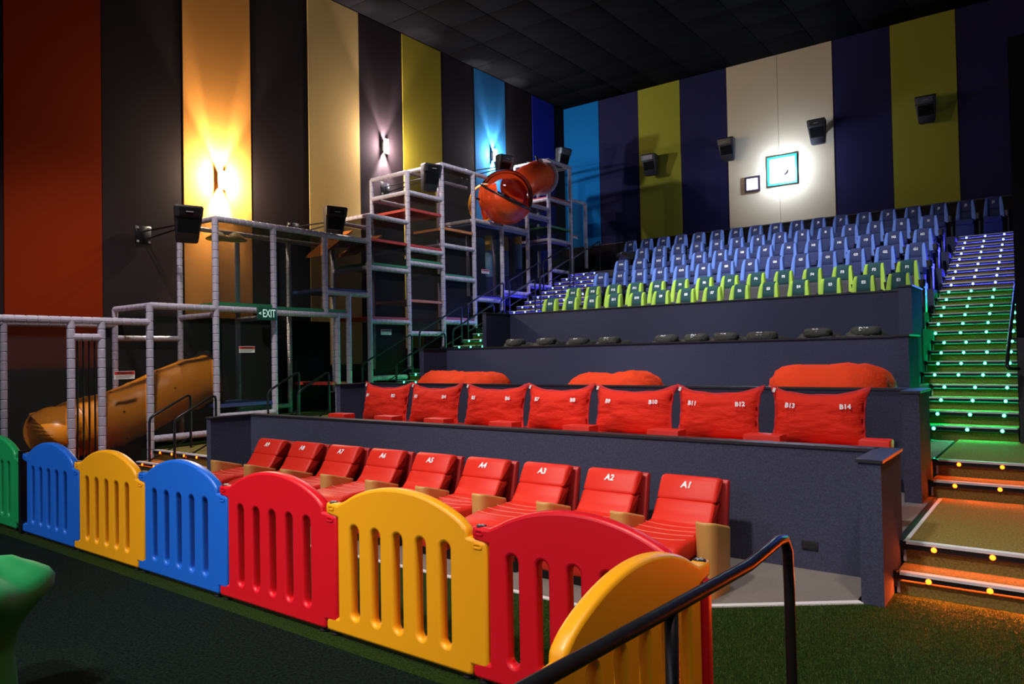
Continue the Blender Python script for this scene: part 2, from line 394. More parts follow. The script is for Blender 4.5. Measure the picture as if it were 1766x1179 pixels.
# ------------------------------------------------------------------ stairs
def step_y(n):
    if n == 1: return 5.88
    if n == 2: return 6.17
    if n == 3: return 8.18
    if n == 4: return 8.56
    return 10.6 + 0.38 * (n - 5)
led_me = {}
for c_ in ('orange', 'green', 'blue'):
    me = MB().lathe([(0.0005, 0.014), (0.012, 0.011), (0.019, 0.004), (0.020, 0.0)], 8).mesh('led'); me.materials.append(MATS['led_' + c_]); led_me[c_] = me
STRM = {}
def stairs(name, label, xl_of, xr_of, side):
    st = S(name, label, 'stairs')
    for n in range(1, 28):
        y0 = step_y(n); y1 = step_y(n + 1) if n < 27 else YB - 0.02
        x0, x1 = xl_of(n), xr_of(n); z = R_ * n; wd = x1 - x0; cx = (x0 + x1) / 2
        s = MB().box(-wd / 2, wd / 2, 0, y1 - y0 + 0.02, -R_ - (0.1 if n > 2 else 0), 0).build('step', 'stair_carpet', st, (cx, y0, z))
        c_ = 'orange' if n <= 4 else ('green' if n <= 18 else 'blue')
        MB().box(-wd / 2, wd / 2, -0.028, 0.02, -0.034, 0.004).box(-wd / 2, wd / 2, -0.031, -0.028, -0.055, -0.034).build('nosing', 'black_metal', s)
        MB().box(-wd / 2 + 0.02, wd / 2 - 0.01, -0.033, 0.028, -0.010, 0.010).build('tread_strip', 'white_strip', s)
        pw = {'orange': 7.5 if n > 1 else 44.0, 'green': 10.0, 'blue': 48.0}[c_] * (wd / 1.4) * (0.5 if side == 'l' else 1.0)
        lcol = {'orange': (1.0, 0.11, 0.008), 'green': (0.0, 1.0, 0.30), 'blue': (0.05, 0.06, 1.0)}[c_]
        add_light('step_light', 'AREA', (cx, y0 - 0.034, z - 0.040), pw, lcol, (cx, y0 - 0.034 - (0.45 if n == 1 else (0.88 if n < 7 else 0.30)), z - 0.040 - (0.9 if n == 1 else (0.47 if n < 7 else 0.95))), shape='RECTANGLE', size=wd - 0.06, size_y=0.004)
        if side == 'r':   # edge trim up the open side
            MB().box(-wd / 2 - 0.03, -wd / 2 + 0.0, -0.03, 0.02, -0.10, 0.012).build('corner_cap', 'black_metal', s)
            MB().box(-wd / 2 - 0.004, -wd / 2 + 0.016, -0.006, 0.0, -R_ + 0.012, -0.05).build('edge_strip', 'white_strip', s)
            if n == 2:
                MB().box(-wd / 2 - 0.05, -wd / 2, 0.0, y1 - y0 - 0.1, -0.05, 0.006).build('side_trim', 'black_metal', s)
                MB().box(-wd / 2, -wd / 2 + 0.03, 0.0, y1 - y0 - 0.1, 0.0, 0.006).build('edge_strip', 'white_strip', s)
        k = 4 if n > 8 else 3
        if side == 'r' and n <= 4: spots = [-wd / 2 + 0.2 + 0.36 * i for i in range(5)]
        elif side == 'l': spots = [-wd / 2 + 0.22 + (wd - 0.44) * i / 6 for i in range(7)]
        else: spots = [-wd / 2 + 0.16 + i * (wd - 0.32) / (k - 1) for i in range(k)]
        for px in spots:
            lo = link('led', led_me[c_], 'led_' + c_, s, (px, -0.030, -0.032), (PI / 2, 0, 0))
    return st
stairs('stairs_right', 'right-hand carpeted stairs with orange, green and blue lit nosings',
       lambda n: -1.0 if n <= 2 else (-1.07 if n <= 4 else (-1.50 if n <= 8 else (-1.66 if n <= 12 else -1.82))),
       lambda n: 0.9 if n <= 4 else -0.46, 'r')
stairs('stairs_left', 'left-hand lit stairs between the play frame and the seating', lambda n: -12.08, lambda n: -9.42, 'l')
# landings joining piers and stairs
t = S('floor_landing', 'yellow-brown carpeted stair landings', 'floor')
MB().box(-9.42, -9.3, 6.2, 8.5, 0, 0.306).build('filler', 'stair_carpet', t)
MB().box(-14, -12.08, 6.2, 8.3, 0, 0.30).build('play_floor', 'turf', t)
MB().box(-14, -12.08, 8.3, 10.9, 0, 0.62).build('play_floor', 'turf', t)
for k in range(9):
    y0 = 10.9 + 1.22 * k
    MB().box(-13.94, -12.1, y0, min(y0 + 1.22, YB), 0, 0.78 + (y0 - 10.6) * 0.4105 + 0.1).build('play_floor', 'black_paint', t)


# ------------------------------------------------------------------ play fence
def fence_panel_mesh():
    o = [(-0.055, 0.0), (1.15, 0.0), (1.15, 0.06), (1.262, 0.06), (1.262, 0.725), (1.13, 0.735), (1.13, 0.775)]
    # arch from right shoulder to left shoulder
    xa, za, xb, zb, zp = 1.12, 0.79, 0.085, 0.80, 0.945
    for i in range(1, 24):
        t = i / 24; x = xa + (xb - xa) * t
        z = za + (zb - za) * t + (zp - 0.795) * (1 - (2 * t - 1) ** 2) ** 0.85
        o.append((x, z))
    o += [(0.06, 0.80), (-0.05, 0.80), (-0.05, 0.735), (0.062, 0.72), (0.062, 0.085), (-0.05, 0.075)]
    loops = [round_poly(inset_poly(o, 0.017), 0.012, 2)]
    for i in range(5):
        cx = 0.215 + i * 0.188; w_ = 0.054; z0 = 0.145; z1 = 0.648 + 0.0013 * i
        lp = []
        for k in range(9):
            a = PI * k / 8; lp.append((cx + w_ * math.cos(a), z1 + w_ * math.sin(a)))
        for k in range(9):
            a = PI + PI * k / 8; lp.append((cx + w_ * math.cos(a), z0 + w_ * math.sin(a)))
        loops.append(list(reversed(lp)))
    return curve_mesh(loops, 0.016, 0.019, 2)
FP = fence_panel_mesh()
SLOT_BACK = {}
def fence_panel(loc, rz, color, label, first=False):
    t = empty('fence_panel', loc, label, 'fence panel', 'interlocking plastic play fence panels', rz=rz)
    me = FP.copy(); me.materials.append(MATS['plastic_' + color])
    link('panel_body', me, 'plastic_' + color, t, (0, 0, 0.035), (PI / 2, 0, 0))
    for u in (0.0, 1.10):
        MB().lathe([(0.03, 0.0), (0.032, 0.012), (0.018, 0.016), (0.018, 0.045)], 12, (u, 0, 0.0)).build('foot', 'seat_black', t, smooth=False)
    pin = MB().lathe([(0.030, 0.0), (0.030, 0.006), (0.022, 0.009), (0.001, 0.009)], 16, (-0.012, 0, 0.834)).build('hinge_pin', 'seat_black', t)
    MB().box(-0.034, 0.010, -0.003, 0.003, 0.842, 0.8455).build('slot', 'alu', pin)
    MB().box(-0.012 - 0.003, -0.012 + 0.003, -0.018, 0.018, 0.842, 0.8455).build('slot', 'alu', pin)
    # embossed finger grips on the right knuckle and the left tab
    for u, z, w_ in ((1.205, 0.70, 0.032), (0.0, 0.775, 0.026)):
        lp = [(u + w_ * cx, z + 0.014 * cz) for cx, cz in ((-1, -0.5), (-0.7, -1), (0.7, -1), (1, -0.5), (1, 0.5), (0.7, 1), (-0.7, 1), (-1, 0.5))]
        g = curve_mesh([lp, [(u + (w_ - 0.008) * cx, z + 0.007 * cz) for cx, cz in ((-1, 0.5), (-0.7, 1), (0.7, 1), (1, 0.5), (1, -0.5), (0.7, -1), (-0.7, -1), (-1, -0.5))]], 0.002, 0.0015, 1)
        g.materials.append(MATS['plastic_' + color]); link('finger_grip', g, 'plastic_' + color, t, (0, -0.036, 0.035), (PI / 2, 0, 0))
    return t
FY = 3.075
fx = [-2.53 - 1.22 * k for k in range(0, 7)]
flist = [('red', 'red plastic fence panel at the corner, in front of recliner A3'), ('yellow', 'yellow plastic fence panel between the two red ones, largest facing the viewer'),
         ('red', 'red plastic fence panel between a blue and a yellow panel'), ('blue', 'blue plastic fence panel next to the red one, second blue from the left'),
         ('yellow', 'yellow plastic fence panel between the two blue panels'), ('blue', 'blue plastic fence panel beside the green one, leftmost of the blue panels'),
         ('green', 'green plastic fence panel at the left end of the fence')]
fx[6] -= 0.17
for x, (c_, lb) in zip(fx, flist):
    fence_panel((x, FY, 0), 0.0, c_, lb)
fence_panel((-1.31, FY + 0.0, 0), -PI / 2, 'yellow', 'yellow plastic fence panel turned towards the viewer behind the black handrail')
# black locking bracket between green and blue
tag(MB().box(-8.755, -8.69, 3.03, 3.12, 0.0, 0.86).build('gate_bracket', 'black_metal'), 'black gate post between the green and blue fence panels', 'post')

# ------------------------------------------------------------------ foreground handrail
t = empty('handrail', (-1.01, 3.36, 0), 'black tubular handrail in the right foreground', 'handrail')
pts = [(-1.20, 0.95, 0.875), (-1.16, 1.45, 0.88), (-1.09, 2.25, 0.888), (-1.035, 2.92, 0.895), (-1.03, 3.06, 0.905), (-1.02, 3.26, 0.925), (-1.018, 3.34, 0.915), (-1.015, 3.375, 0.86), (-1.013, 3.38, 0.70), (-1.01, 3.38, 0.0)]
arc = arc_smooth(MB().path([(x + 1.01, y - 3.36, z) for x, y, z in pts], 0.024, 14).mesh(), 60)
link('rail', arc, 'black_metal', t)
MB().path([(-0.075, -1.05, 0.0), (-0.075, -1.05, 0.88)], 0.024, 14).build('post', 'black_metal', t, smooth=True)

# ------------------------------------------------------------------ green play piece
rings = []
prof = [(0.0, 0.24), (0.12, 0.22), (0.30, 0.205), (0.42, 0.22), (0.48, 0.25), (0.55, 0.315), (0.60, 0.345), (0.65, 0.35), (0.69, 0.325), (0.725, 0.27), (0.75, 0.22), (0.775, 0.18), (0.795, 0.12), (0.80, 0.01)]
for z, r in prof:
    ring = []
    for j in range(48):
        a = 2 * PI * j / 48
        k = 1 + 0.10 * math.cos(5 * a + 0.4) * min(1, max(0, (z - 0.3) / 0.3))
        zz = z + (0.02 * math.cos(5 * a + 0.4) if 0.5 < z < 0.79 else 0)
        ring.append((r * k * math.cos(a), r * k * math.sin(a), zz))
    rings.append(ring)
o = MB().rings(rings).build('play_stool', 'plastic_green_matt', None, (-4.44, 1.30, -0.02), smooth=True)
tag(o, 'smooth green plastic play stool with a wavy flower top at the left edge', 'stool')

# ------------------------------------------------------------------ recliners, row A
def recliner_meshes():
    d = {}
    d['headrest'] = soft_prism(round_poly([(0.475, 0.585), (0.565, 0.745), (0.60, 0.765), (0.69, 0.745), (0.62, 0.575), (0.52, 0.565)], 0.03), -0.25, 0.25, 0.03)
    d['backrest'] = soft_prism(round_poly([(0.35, 0.43), (0.42, 0.50), (0.475, 0.590), (0.53, 0.57), (0.62, 0.575), (0.50, 0.38), (0.38, 0.38)], 0.02), -0.248, 0.248, 0.028)
    d['seat_cushion'] = soft_prism(round_poly([(0.42, 0.435), (0.36, 0.43), (0.15, 0.425), (-0.12, 0.425), (-0.27, 0.405), (-0.34, 0.35), (-0.34, 0.29), (-0.28, 0.27), (0.44, 0.27)], 0.035), -0.272, 0.272, 0.035)
    d['footrest'] = soft_prism(round_poly([(-0.35, 0.27), (-0.29, 0.28), (-0.25, 0.10), (-0.31, 0.09)], 0.02), -0.265, 0.265, 0.02)
    d['back_shell'] = soft_prism(round_poly([(0.705, 0.715), (0.725, 0.735), (0.77, 0.725), (0.68, 0.12), (0.60, 0.12)], 0.012), -0.268, 0.268, 0.012)
    d['base'] = MB().box(-0.25, 0.25, -0.24, 0.64, 0.0, 0.28).mesh()
    mb = MB()
    for y in (0.30, 0.17, 0.04, -0.10):
        n = 14; pr = []
        for i in range(n + 1):
            x = -0.255 + 0.51 * i / n; yy = y - 0.05 * (1 - (x / 0.255) ** 2)
            pr.append((x, yy, 0.4265 if yy > -0.12 else 0.424))
        mb.path(pr, 0.0028, 5)
    d['stitching'] = mb.mesh()
    return d
RM = recliner_meshes()
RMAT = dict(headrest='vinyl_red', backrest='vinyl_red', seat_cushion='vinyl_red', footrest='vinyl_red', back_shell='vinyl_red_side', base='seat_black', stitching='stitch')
def arm_mesh(full):
    # plan outline: rounded front, tapering towards the back
    pl = [(-0.078, 0.03), (-0.055, -0.02), (0.0, -0.035), (0.05, -0.022), (0.076, 0.03), (0.076, 0.28), (0.05, 0.35), (0.0, 0.37), (-0.05, 0.35), (-0.078, 0.28)]
    pl = round_poly(pl, 0.03, 3); rings = []
    for z, ins in ((0.0, 0.006), (0.03, 0.004), (0.25, 0.0), (0.516, -0.005), (0.530, -0.004), (0.537, 0.003)):
        rings.append([(x * 1.0, y, z + (0.006 - 0.27 * max(0, y) if z > 0.45 else 0)) for x, y in inset_poly(pl, ins)])
    return arc_smooth(MB().rings(rings).mesh(), 55)
ARM = arm_mesh(False); ARMF = arm_mesh(True)
for m_ in (ARM, ARMF): m_.materials.append(MATS['vinyl_tan'])
for k in RM: RM[k].materials.append(MATS[RMAT[k]])
for i in range(9):
    nm = 'A%d' % (i + 1); cx = -2.435 - 0.70 * i
    extra = {0: 'red recliner A1 with the tall tan end arm, nearest the stairs', 8: 'red recliner A9 at the far left end of the front row'}.get(i, 'red reclining seat printed %s in the front row, tan armrest on its right' % nm)
    t = empty('recliner', (cx, 5.0, 0), extra, 'recliner', 'red recliners in the front row')
    for pn, me in RM.items():
        p = link(pn, me, RMAT[pn], t)
        if pn == 'headrest':
            link('seat_number', text_mesh(nm, 0.074, 0.0012, 0.0022, 0.15), 'white_print', p, (-0.01, 0.533, 0.698), (math.radians(61), 0, 0))
    link('armrest', ARMF if i == 0 else ARM, 'vinyl_tan', t, (0.350, 0.02, 0))
    if i == 8: link('armrest', ARM, 'vinyl_tan', t, (0.350 - 0.70, 0.02, 0))

# ------------------------------------------------------------------ loveseats and pillows, row B
def pillow_mesh(w_, h_, t_, seed, nx=36, nz=30):
    rnd = random.Random(seed); off = Vector((seed * 3.1, seed * 1.7, 0))
    vs = []; fs = []
    def top(u):  # sagging top edge with ears
        return -0.06 * (1 - abs(u) ** 2.2)
    for side in (-1, 1):
        for j in range(nz + 1):
            for i in range(nx + 1):
                u = 2 * i / nx - 1; v = 2 * j / nz - 1
                x = u * w_ / 2 * (1 - 0.055 * (1 - v * v) - (0.015 if v < -0.9 else 0)); z = h_ * (v + 1) / 2 + (top(u) if v > 0 else 0) * max(0, v) ** 1.5
                e = max(0.0, (1 - abs(u) ** 3.2)) ** 0.6 * max(0.0, (1 - abs(v) ** 3.0)) ** 0.6
                p = Vector((x * 7, z * 7, side)) + off
                wr = noise.noise(Vector((p.x * 0.6 + p.y * 0.9, p.y * 2.2 - p.x * 0.5, off.x))) * 0.012 + noise.noise(p * 1.1) * 0.010 + noise.noise(Vector((p.x * 1.2 + p.y * 2.0, p.y * 5.0 - p.x * 1.5, off.y))) * 0.005
                rr = noise.noise(Vector((u * 2.5, v * 9, off.y))) * 0.012 * (abs(u) ** 2)
                y = side * (t_ / 2 * e + (wr + rr) * min(1, e * 2.0))
                x += 0.012 * noise.noise(Vector((v * 5, off.x, side))) * abs(u) ** 6
                z += 0.012 * noise.noise(Vector((u * 5, off.y, 3))) * max(0, v) ** 6
                vs.append((x, y, z))
    k = (nx + 1) * (nz + 1)
    for s_ in (0, 1):
        for j in range(nz):
            for i in range(nx):
                a = s_ * k + j * (nx + 1) + i
                q = (a, a + 1, a + nx + 2, a + nx + 1)
                fs.append(q if s_ == 0 else q[::-1])
    # close rim
    rim = [j for j in range(nx + 1)] + [(j + 1) * (nx + 1) - 1 for j in range(1, nz + 1)] + [nz * (nx + 1) + i for i in range(nx - 1, -1, -1)] + [j * (nx + 1) for j in range(nz - 1, 0, -1)]
    for i in range(len(rim)):
        a = rim[i]; b_ = rim[(i + 1) % len(rim)]
        fs.append((b_, a, a + k, b_ + k))
    me = bpy.data.meshes.new('pillow'); me.from_pydata(vs, [], fs); me.update()
    for p in me.polygons: p.use_smooth = True
    return me
def flange_mesh(w_, h_, seed):
    # wavy flat hem around the pillow, longer at the upper corners
    vs = []; fs = []; n = 26; out = []; inn = []
    path = [(-1, -1, 0), (1, 0, 0)]
    pts = []
    for i in range(n + 1): pts.append((-1, -1 + 2 * i / n))
    for i in range(1, n + 1): pts.append((-1 + 2 * i / n, 1))
    for i in range(1, n + 1): pts.append((1, 1 - 2 * i / n))
    for i, (u, v) in enumerate(pts):
        zt = (-0.06 * (1 - abs(u) ** 2.2) if v > 0 else 0) * max(0, v) ** 1.5
        x = u * w_ / 2 * (1 - 0.055 * (1 - v * v)); z = h_ * (v + 1) / 2 + zt
        c_ = (abs(u) * max(v, 0)) ** 8
        wv = 0.006 * math.sin(i * 0.9 + seed) + 0.01 * noise.noise(Vector((i * 0.4, seed, 0)))
        ex = u * (0.012 + 0.03 * c_) if abs(u) > 0.97 else 0; ez = (0.016 + 0.03 * c_) if v > 0.97 else 0
        inn.append((x * 0.97, 0.0, z - (0.015 if v > 0.97 else 0)))
        out.append((x + ex + (0.002 * math.sin(i * 1.1) if abs(u) > .97 else 0), wv, z + ez + (0.003 * math.sin(i * 0.8 + seed) if v > .97 else 0)))
    m_ = len(pts)
    for dy in (-0.006, 0.006):
        vs += [(x, y + dy, z) for x, y, z in inn]; vs += [(x, y + dy, z) for x, y, z in out]
    for i in range(m_ - 1):
        fs += [(i, i + 1, m_ + i + 1, m_ + i), (2 * m_ + i + 1, 2 * m_ + i, 3 * m_ + i, 3 * m_ + i + 1), (m_ + i, m_ + i + 1, 3 * m_ + i + 1, 3 * m_ + i)]
    me = bpy.data.meshes.new('flange'); me.from_pydata(vs, [], fs); me.update()
    bm = bmesh.new(); bm.from_mesh(me); bmesh.ops.recalc_face_normals(bm, faces=bm.faces); bm.to_mesh(me); bm.free()
    for p in me.polygons: p.use_smooth = True
    return me
BP = [(-8.467, -7.50), (-7.466, -6.546), (-6.433, -5.452), (-5.406, -4.494), (-4.43, -3.433), (-3.393, -2.482), (-2.379, -1.482)]
BBL = [-8.24, -7.31, -6.41, -5.37, -4.35, -3.35, -2.38, -1.39]
for i, (xa, xb) in enumerate(BP):
    cx = (xa + xb) / 2; w_ = xb - xa; n0 = 2 * i + 1
    t = empty('loveseat', (cx, 6.55, 0.312), 'low red vinyl loveseat with block arms under the pillow for %s' % ('seats B%d and B%d' % (n0, n0 + 1)), 'loveseat', 'red loveseats in the second row')
    bl = BBL[i] - cx; br = BBL[i + 1] - cx; x0 = bl + 0.345; x1 = br
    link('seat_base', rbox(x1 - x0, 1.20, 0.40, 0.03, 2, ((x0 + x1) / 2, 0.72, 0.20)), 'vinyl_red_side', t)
    link('seat_pad', rbox(x1 - x0, 1.12, 0.12, 0.04, 3, ((x0 + x1) / 2, 0.74, 0.46)), 'vinyl_red', t)
    link('arm_block', rbox(0.34 if i < 6 else 0.24, 0.20, 0.69, 0.018, 2, (br + (0.17 if i < 6 else 0.11), 0.20, 0.345)), 'vinyl_red', t)
    if i == 0: link('arm_block', rbox(0.34, 0.20, 0.69, 0.018, 2, (bl + 0.17, 0.20, 0.345)), 'vinyl_red', t)
    h_ = 0.60
    p = empty('pillow', (cx, 7.46, 0.312 + 0.535), 'large red pillow printed B%d and B%d in the second row' % (n0, n0 + 1), 'pillow', 'red numbered pillows in the second row')
    p.rotation_euler = (math.radians(-11), 0, math.radians(random.uniform(-2, 2)))
    pm = pillow_mesh(w_ * 0.955, 0.53, 0.27, i + 3)
    link('cover', pm, 'cloth_red', p)
    link('hem', flange_mesh(w_ * 0.955, 0.53, i + 1), 'cloth_red_edge', p)
    for s_, nn in ((-1, n0), (1, n0 + 1)):
        link('seat_number', text_mesh('B%d' % nn, 0.064, 0.0012, 0.0026), 'white_print', p, (s_ * 0.28 * w_ + (0.02 if s_ < 0 else 0.02), -0.150, 0.35), (math.radians(84), math.radians(-s_ * 4), math.radians(-s_ * -8)))
    MB().box(-0.014, 0.014, -0.004, 0.004, -0.022, 0.022).build('care_tag', 'sign_white', p, (-w_ * 0.475, -0.022, 0.52), (0, 0.3, 0))

# ------------------------------------------------------------------ bean bags, row C
def bag_mesh(w_, d_, h_, seed, sx=0.55, pw=0.55):
    n, m_ = 56, 26; vs = []; fs = []; off = Vector((seed * 2.3, seed * 5.1, seed))
    for j in range(m_ + 1):
        b_ = -PI / 2 + PI * j / m_
        for i in range(n):
            a = 2 * PI * i / n
            ca, sa, cb, sb = math.cos(a), math.sin(a), math.cos(b_), math.sin(b_)
            f = lambda c, e: math.copysign(abs(c) ** e, c)
            x = f(ca, 0.62) * f(cb, pw); y = f(sa, 0.75) * f(cb, pw); z = f(sb, 0.75)
            p = Vector((x * 1.2, y * 1.2, z * 1.2)) + off
            k = 1 + 0.05 * noise.noise(p * 1.1) + 0.030 * noise.noise(Vector((p.x * 6 + p.z * 5, p.y * 6, p.z * 2 - p.x * 2)))
            k += 0.012 * noise.noise(Vector((x * 3 + z * 12, y * 4, seed * 1.0 + x * 6)))
            vs.append((x * w_ / 2 * k, y * d_ / 2 * k, h_ / 2 + z * h_ / 2 * (1 + (k - 1) * 2) - (0.05 * h_ * math.cos(x * 2.4) if z > 0 else 0)))
    for j in range(m_):
        for i in range(n):
            a = j * n + i; b2 = j * n + (i + 1) % n
            fs.append((a, b2, b2 + n, a + n))
    me = bpy.data.meshes.new('bag'); me.from_pydata(vs, [], fs); me.update()
    for p in me.polygons: p.use_smooth = True
    return me
for (xa, xb, zt, lb), sd in zip([(-8.55, -6.94, 1.56, 'orange-red bean bag at the left end of the third row'), (-5.66, -4.31, 1.535, 'orange-red bean bag in the middle of the third row'),
                                 (-2.86, -1.50, 1.62, 'large orange-red bean bag at the right end of the third row')], (2, 5, 9)):
    o = empty('bean_bag', ((xa + xb) / 2, 8.98, 0.624), lb, 'bean bag', 'orange-red bean bags in the third row')
    link('cover', bag_mesh(xb - xa, 1.1, zt - 0.624, sd), 'cloth_orange', o)
    MB().path([(x_, -0.56 + 0.2 * abs(x_ / ((xb - xa) * 0.5)) ** 3, 0.46) for x_ in [(xb - xa) * (0.42 * (i_ / 5 - 1)) for i_ in range(11)]], 0.012, 6).build('seam', 'cloth_red_edge', o)

# ------------------------------------------------------------------ dark bean loungers, row D
DX = [-8.32, -7.62, -6.92, -6.30, -5.24, -4.72, -4.24, -3.68, -2.88, -2.24]
for i, x in enumerate(DX):
    wv = 0.62 if i not in (7,) else 0.72
    o = empty('floor_lounger', (x, 11.35, 1.248), 'charcoal cloth floor lounger printed D%d in the fourth row' % (i + 1), 'lounger', 'charcoal loungers in the fourth row')
    hh = (2.015 if i not in (0, 1, 8, 9) else 2.035) - 1.248
    link('cover', bag_mesh(wv, 0.85, hh, i + 11, pw=0.45), 'cloth_charcoal', o)
    link('side_flap', bag_mesh(0.40, 0.5, hh - 0.045, i + 51, pw=0.5), 'cloth_charcoal', o, (-0.34 if i % 2 else 0.36, 0.02, 0))
    link('head_roll', bag_mesh(wv * 0.62, 0.26, 0.16, i + 31), 'cloth_charcoal', o, (0.04, -0.22, hh - 0.11))
    link('seat_number', text_mesh('D%d' % (i + 1), 0.07, 0.001, 0.0025), 'white_print', o, (0.03, -0.335, hh + 0.008), (math.radians(62), 0, 0))

# ------------------------------------------------------------------ children's cinema seats, rows E to J
def lean(z): return (z - 0.40) * 0.16
def wing_mesh(s_, zb):
    rings = []
    for z, k in ((zb, 0.9), (zb + 0.03, 1.0), (0.55, 1.0), (0.70, 0.97), (0.80, 0.92), (0.86, 0.80), (0.895, 0.60), (0.91, 0.30)):
        u = (z - 0.42) / 0.5
        xo = 0.199 - 0.050 * max(0, u) ** 1.6; xi = 0.112 - 0.014 * u
        xm = (xo + xi) / 2; hw = (xo - xi) / 2 * (0.6 + 0.4 * k)
        yf = -0.105 * k + lean(z); yb = 0.05 + lean(z)
        pl = round_poly([(xm - hw, yf + 0.02), (xm + hw, yf), (xm + hw, yb), (xm - hw, yb)], 0.02, 2)
        rings.append([(x, y, z) for x, y in (pl if s_ > 0 else [(-x, y) for x, y in reversed(pl)])])
    return arc_smooth(MB().rings(rings).mesh(), 60)
def panel_mesh(z0, z1, w0, w1, th, topround):
    rings = []
    n = 7
    for i in range(n + 1):
        t_ = i / n; z = z0 + (z1 - z0) * t_; w_ = w0 + (w1 - w0) * t_
        k = 1.0
        if topround and t_ > 0.8: k = 1 - ((t_ - 0.8) / 0.2) ** 2 * 0.55
        if t_ < 0.01 or t_ > 0.99: k *= 0.7
        yf = -th * k + lean(z); yb = 0.045 + lean(z)
        pl = round_poly([(-w_, yf + 0.006), (0, yf), (w_, yf + 0.006), (w_, yb), (-w_, yb)], 0.012, 2)
        rings.append([(x, y, z) for x, y in pl])
    return arc_smooth(MB().rings(rings).mesh(), 60)
KM = {'blue': {}, 'lime': {}}
for cname, (cm, wm, zb) in {'blue': ('seat_navy', 'seat_blue', 0.44), 'lime': ('seat_green', 'seat_lime', 0.30)}.items():
    d = KM[cname]
    d['upper_panel'] = (panel_mesh(0.655, 0.930, 0.118, 0.104, 0.055, True), cm)
    d['lower_panel'] = (panel_mesh(0.40, 0.65, 0.120, 0.118, 0.050, False), 'seat_grey' if cname == 'lime' else 'seat_navy')
    d['wing'] = (wing_mesh(-1, zb), wm)
    d['wing.001'] = (wing_mesh(1, zb), wm)
    d['seat_cushion'] = (rbox(0.34, 0.40, 0.13, 0.035, 3, (0, -0.22, 0.36)), 'seat_navy' if cname == 'blue' else 'seat_grey')
    d['front_panel'] = (rbox(0.36, 0.06, 0.30, 0.02, 2, (0, -0.36, 0.17)), 'seat_navy' if cname == 'blue' else 'seat_grey')
    d['pedestal'] = (MB().box(-0.15, 0.15, -0.30, 0.08, 0.0, 0.32).mesh(), 'seat_black')
    for k in d: d[k][0].materials.append(MATS[d[k][1]])
ARMS = MB(); ARMS.v = []
def kid_arm():
    mb = MB().box(-0.026, 0.026, -0.30, 0.10, 0.40, 0.50).box(-0.02, 0.02, -0.16, 0.06, 0.0, 0.40)
    mb.lathe([(0.046, 0.42), (0.056, 0.50), (0.060, 0.535), (0.048, 0.535), (0.040, 0.46), (0.001, 0.46)], 14, (0, -0.30, 0))
    return mb.mesh()
KARM = kid_arm(); KARM.materials.append(MATS['seat_black'])
ROWS = {'E': (2.08, 13.36, -2.12, -8.94, 14, 'lime'), 'F': (2.37, 14.28, -2.13, -8.93, 14, 'lime'), 'G': (2.83, 15.66, -2.185, -8.985, 14, 'blue'),
        'H': (3.28, 16.97, -2.235, -9.13, 14, 'blue'), 'I': (3.72, 18.15, -2.27, -9.13, 14, 'blue'), 'J': (4.18, 19.45, -1.165, -10.15, 18, 'blue')}
for rn, (z0, yb, xa, xb, n, cname) in ROWS.items():
    for i in range(n):
        x = xa + (xb - xa) * i / (n - 1)
        col_txt = 'lime green and dark green' if cname == 'lime' else 'light blue and navy'
        t = empty('cinema_seat', (x, yb - 0.07, z0), "%s winged children's cinema seat printed %s%d" % (col_txt, rn, i + 1), 'seat', 'winged seats in row ' + rn)
        for pn, (me, mm) in KM[cname].items():
            p = link(pn.split('.')[0], me, mm, t)
            if pn == 'upper_panel':
                link('seat_number', text_mesh('%s%d' % (rn, i + 1), 0.066, 0.001, 0.003), 'white_print', p, (0.0, -0.058 + lean(0.80), 0.80), (math.radians(81), 0, 0))
        link('armrest', KARM, 'seat_black', t, (0.262, 0, 0))
        if i == n - 1: link('armrest', KARM, 'seat_black', t, (-0.262, 0, 0))

# ------------------------------------------------------------------ play frame
XF, XR = -12.2, -13.42
def padded(p0, p1, r=0.058, seg=0.15):
    p0, p1 = Vector(p0), Vector(p1); L = (p1 - p0).length; d = (p1 - p0) / L
    k = max(1, round(L / seg)); pts = []; rr = []
    for i in range(k):
        a = L * i / k; b_ = L * (i + 1) / k
        pts += [p0 + d * (a + 0.002), p0 + d * (a + 0.012), p0 + d * (b_ - 0.012), p0 + d * (b_ - 0.002)]
        rr += [r * 0.86, r, r, r * 0.86]
    return arc_smooth(MB().path(pts, rr, 12).mesh(), 25)
pf = empty('climbing_frame', (XF, 4.0, 0), 'tall padded-pipe climbing frame with nets and decks along the left wall', 'climbing frame')
PF0 = Vector((XF, 4.0, 0))
def ppipe(name, p0, p1, r=0.058):
    q0 = Vector(p0) - PF0; q1 = Vector(p1) - PF0
    link(name, padded(q0, q1, r), 'pipe_pad', pf)
def pbox(name, m_, x0, x1, y0, y1, z0, z1):
    return MB().box(x0 - XF, x1 - XF, y0 - 4, y1 - 4, z0, z1).build(name, m_, pf)
def ground(y): 
    if y < 6.2: return 0.0
    if y < 8.3: return 0.30
    if y < 10.9: return 0.62
    return 0.78 + (y - 10.6) * 0.4105
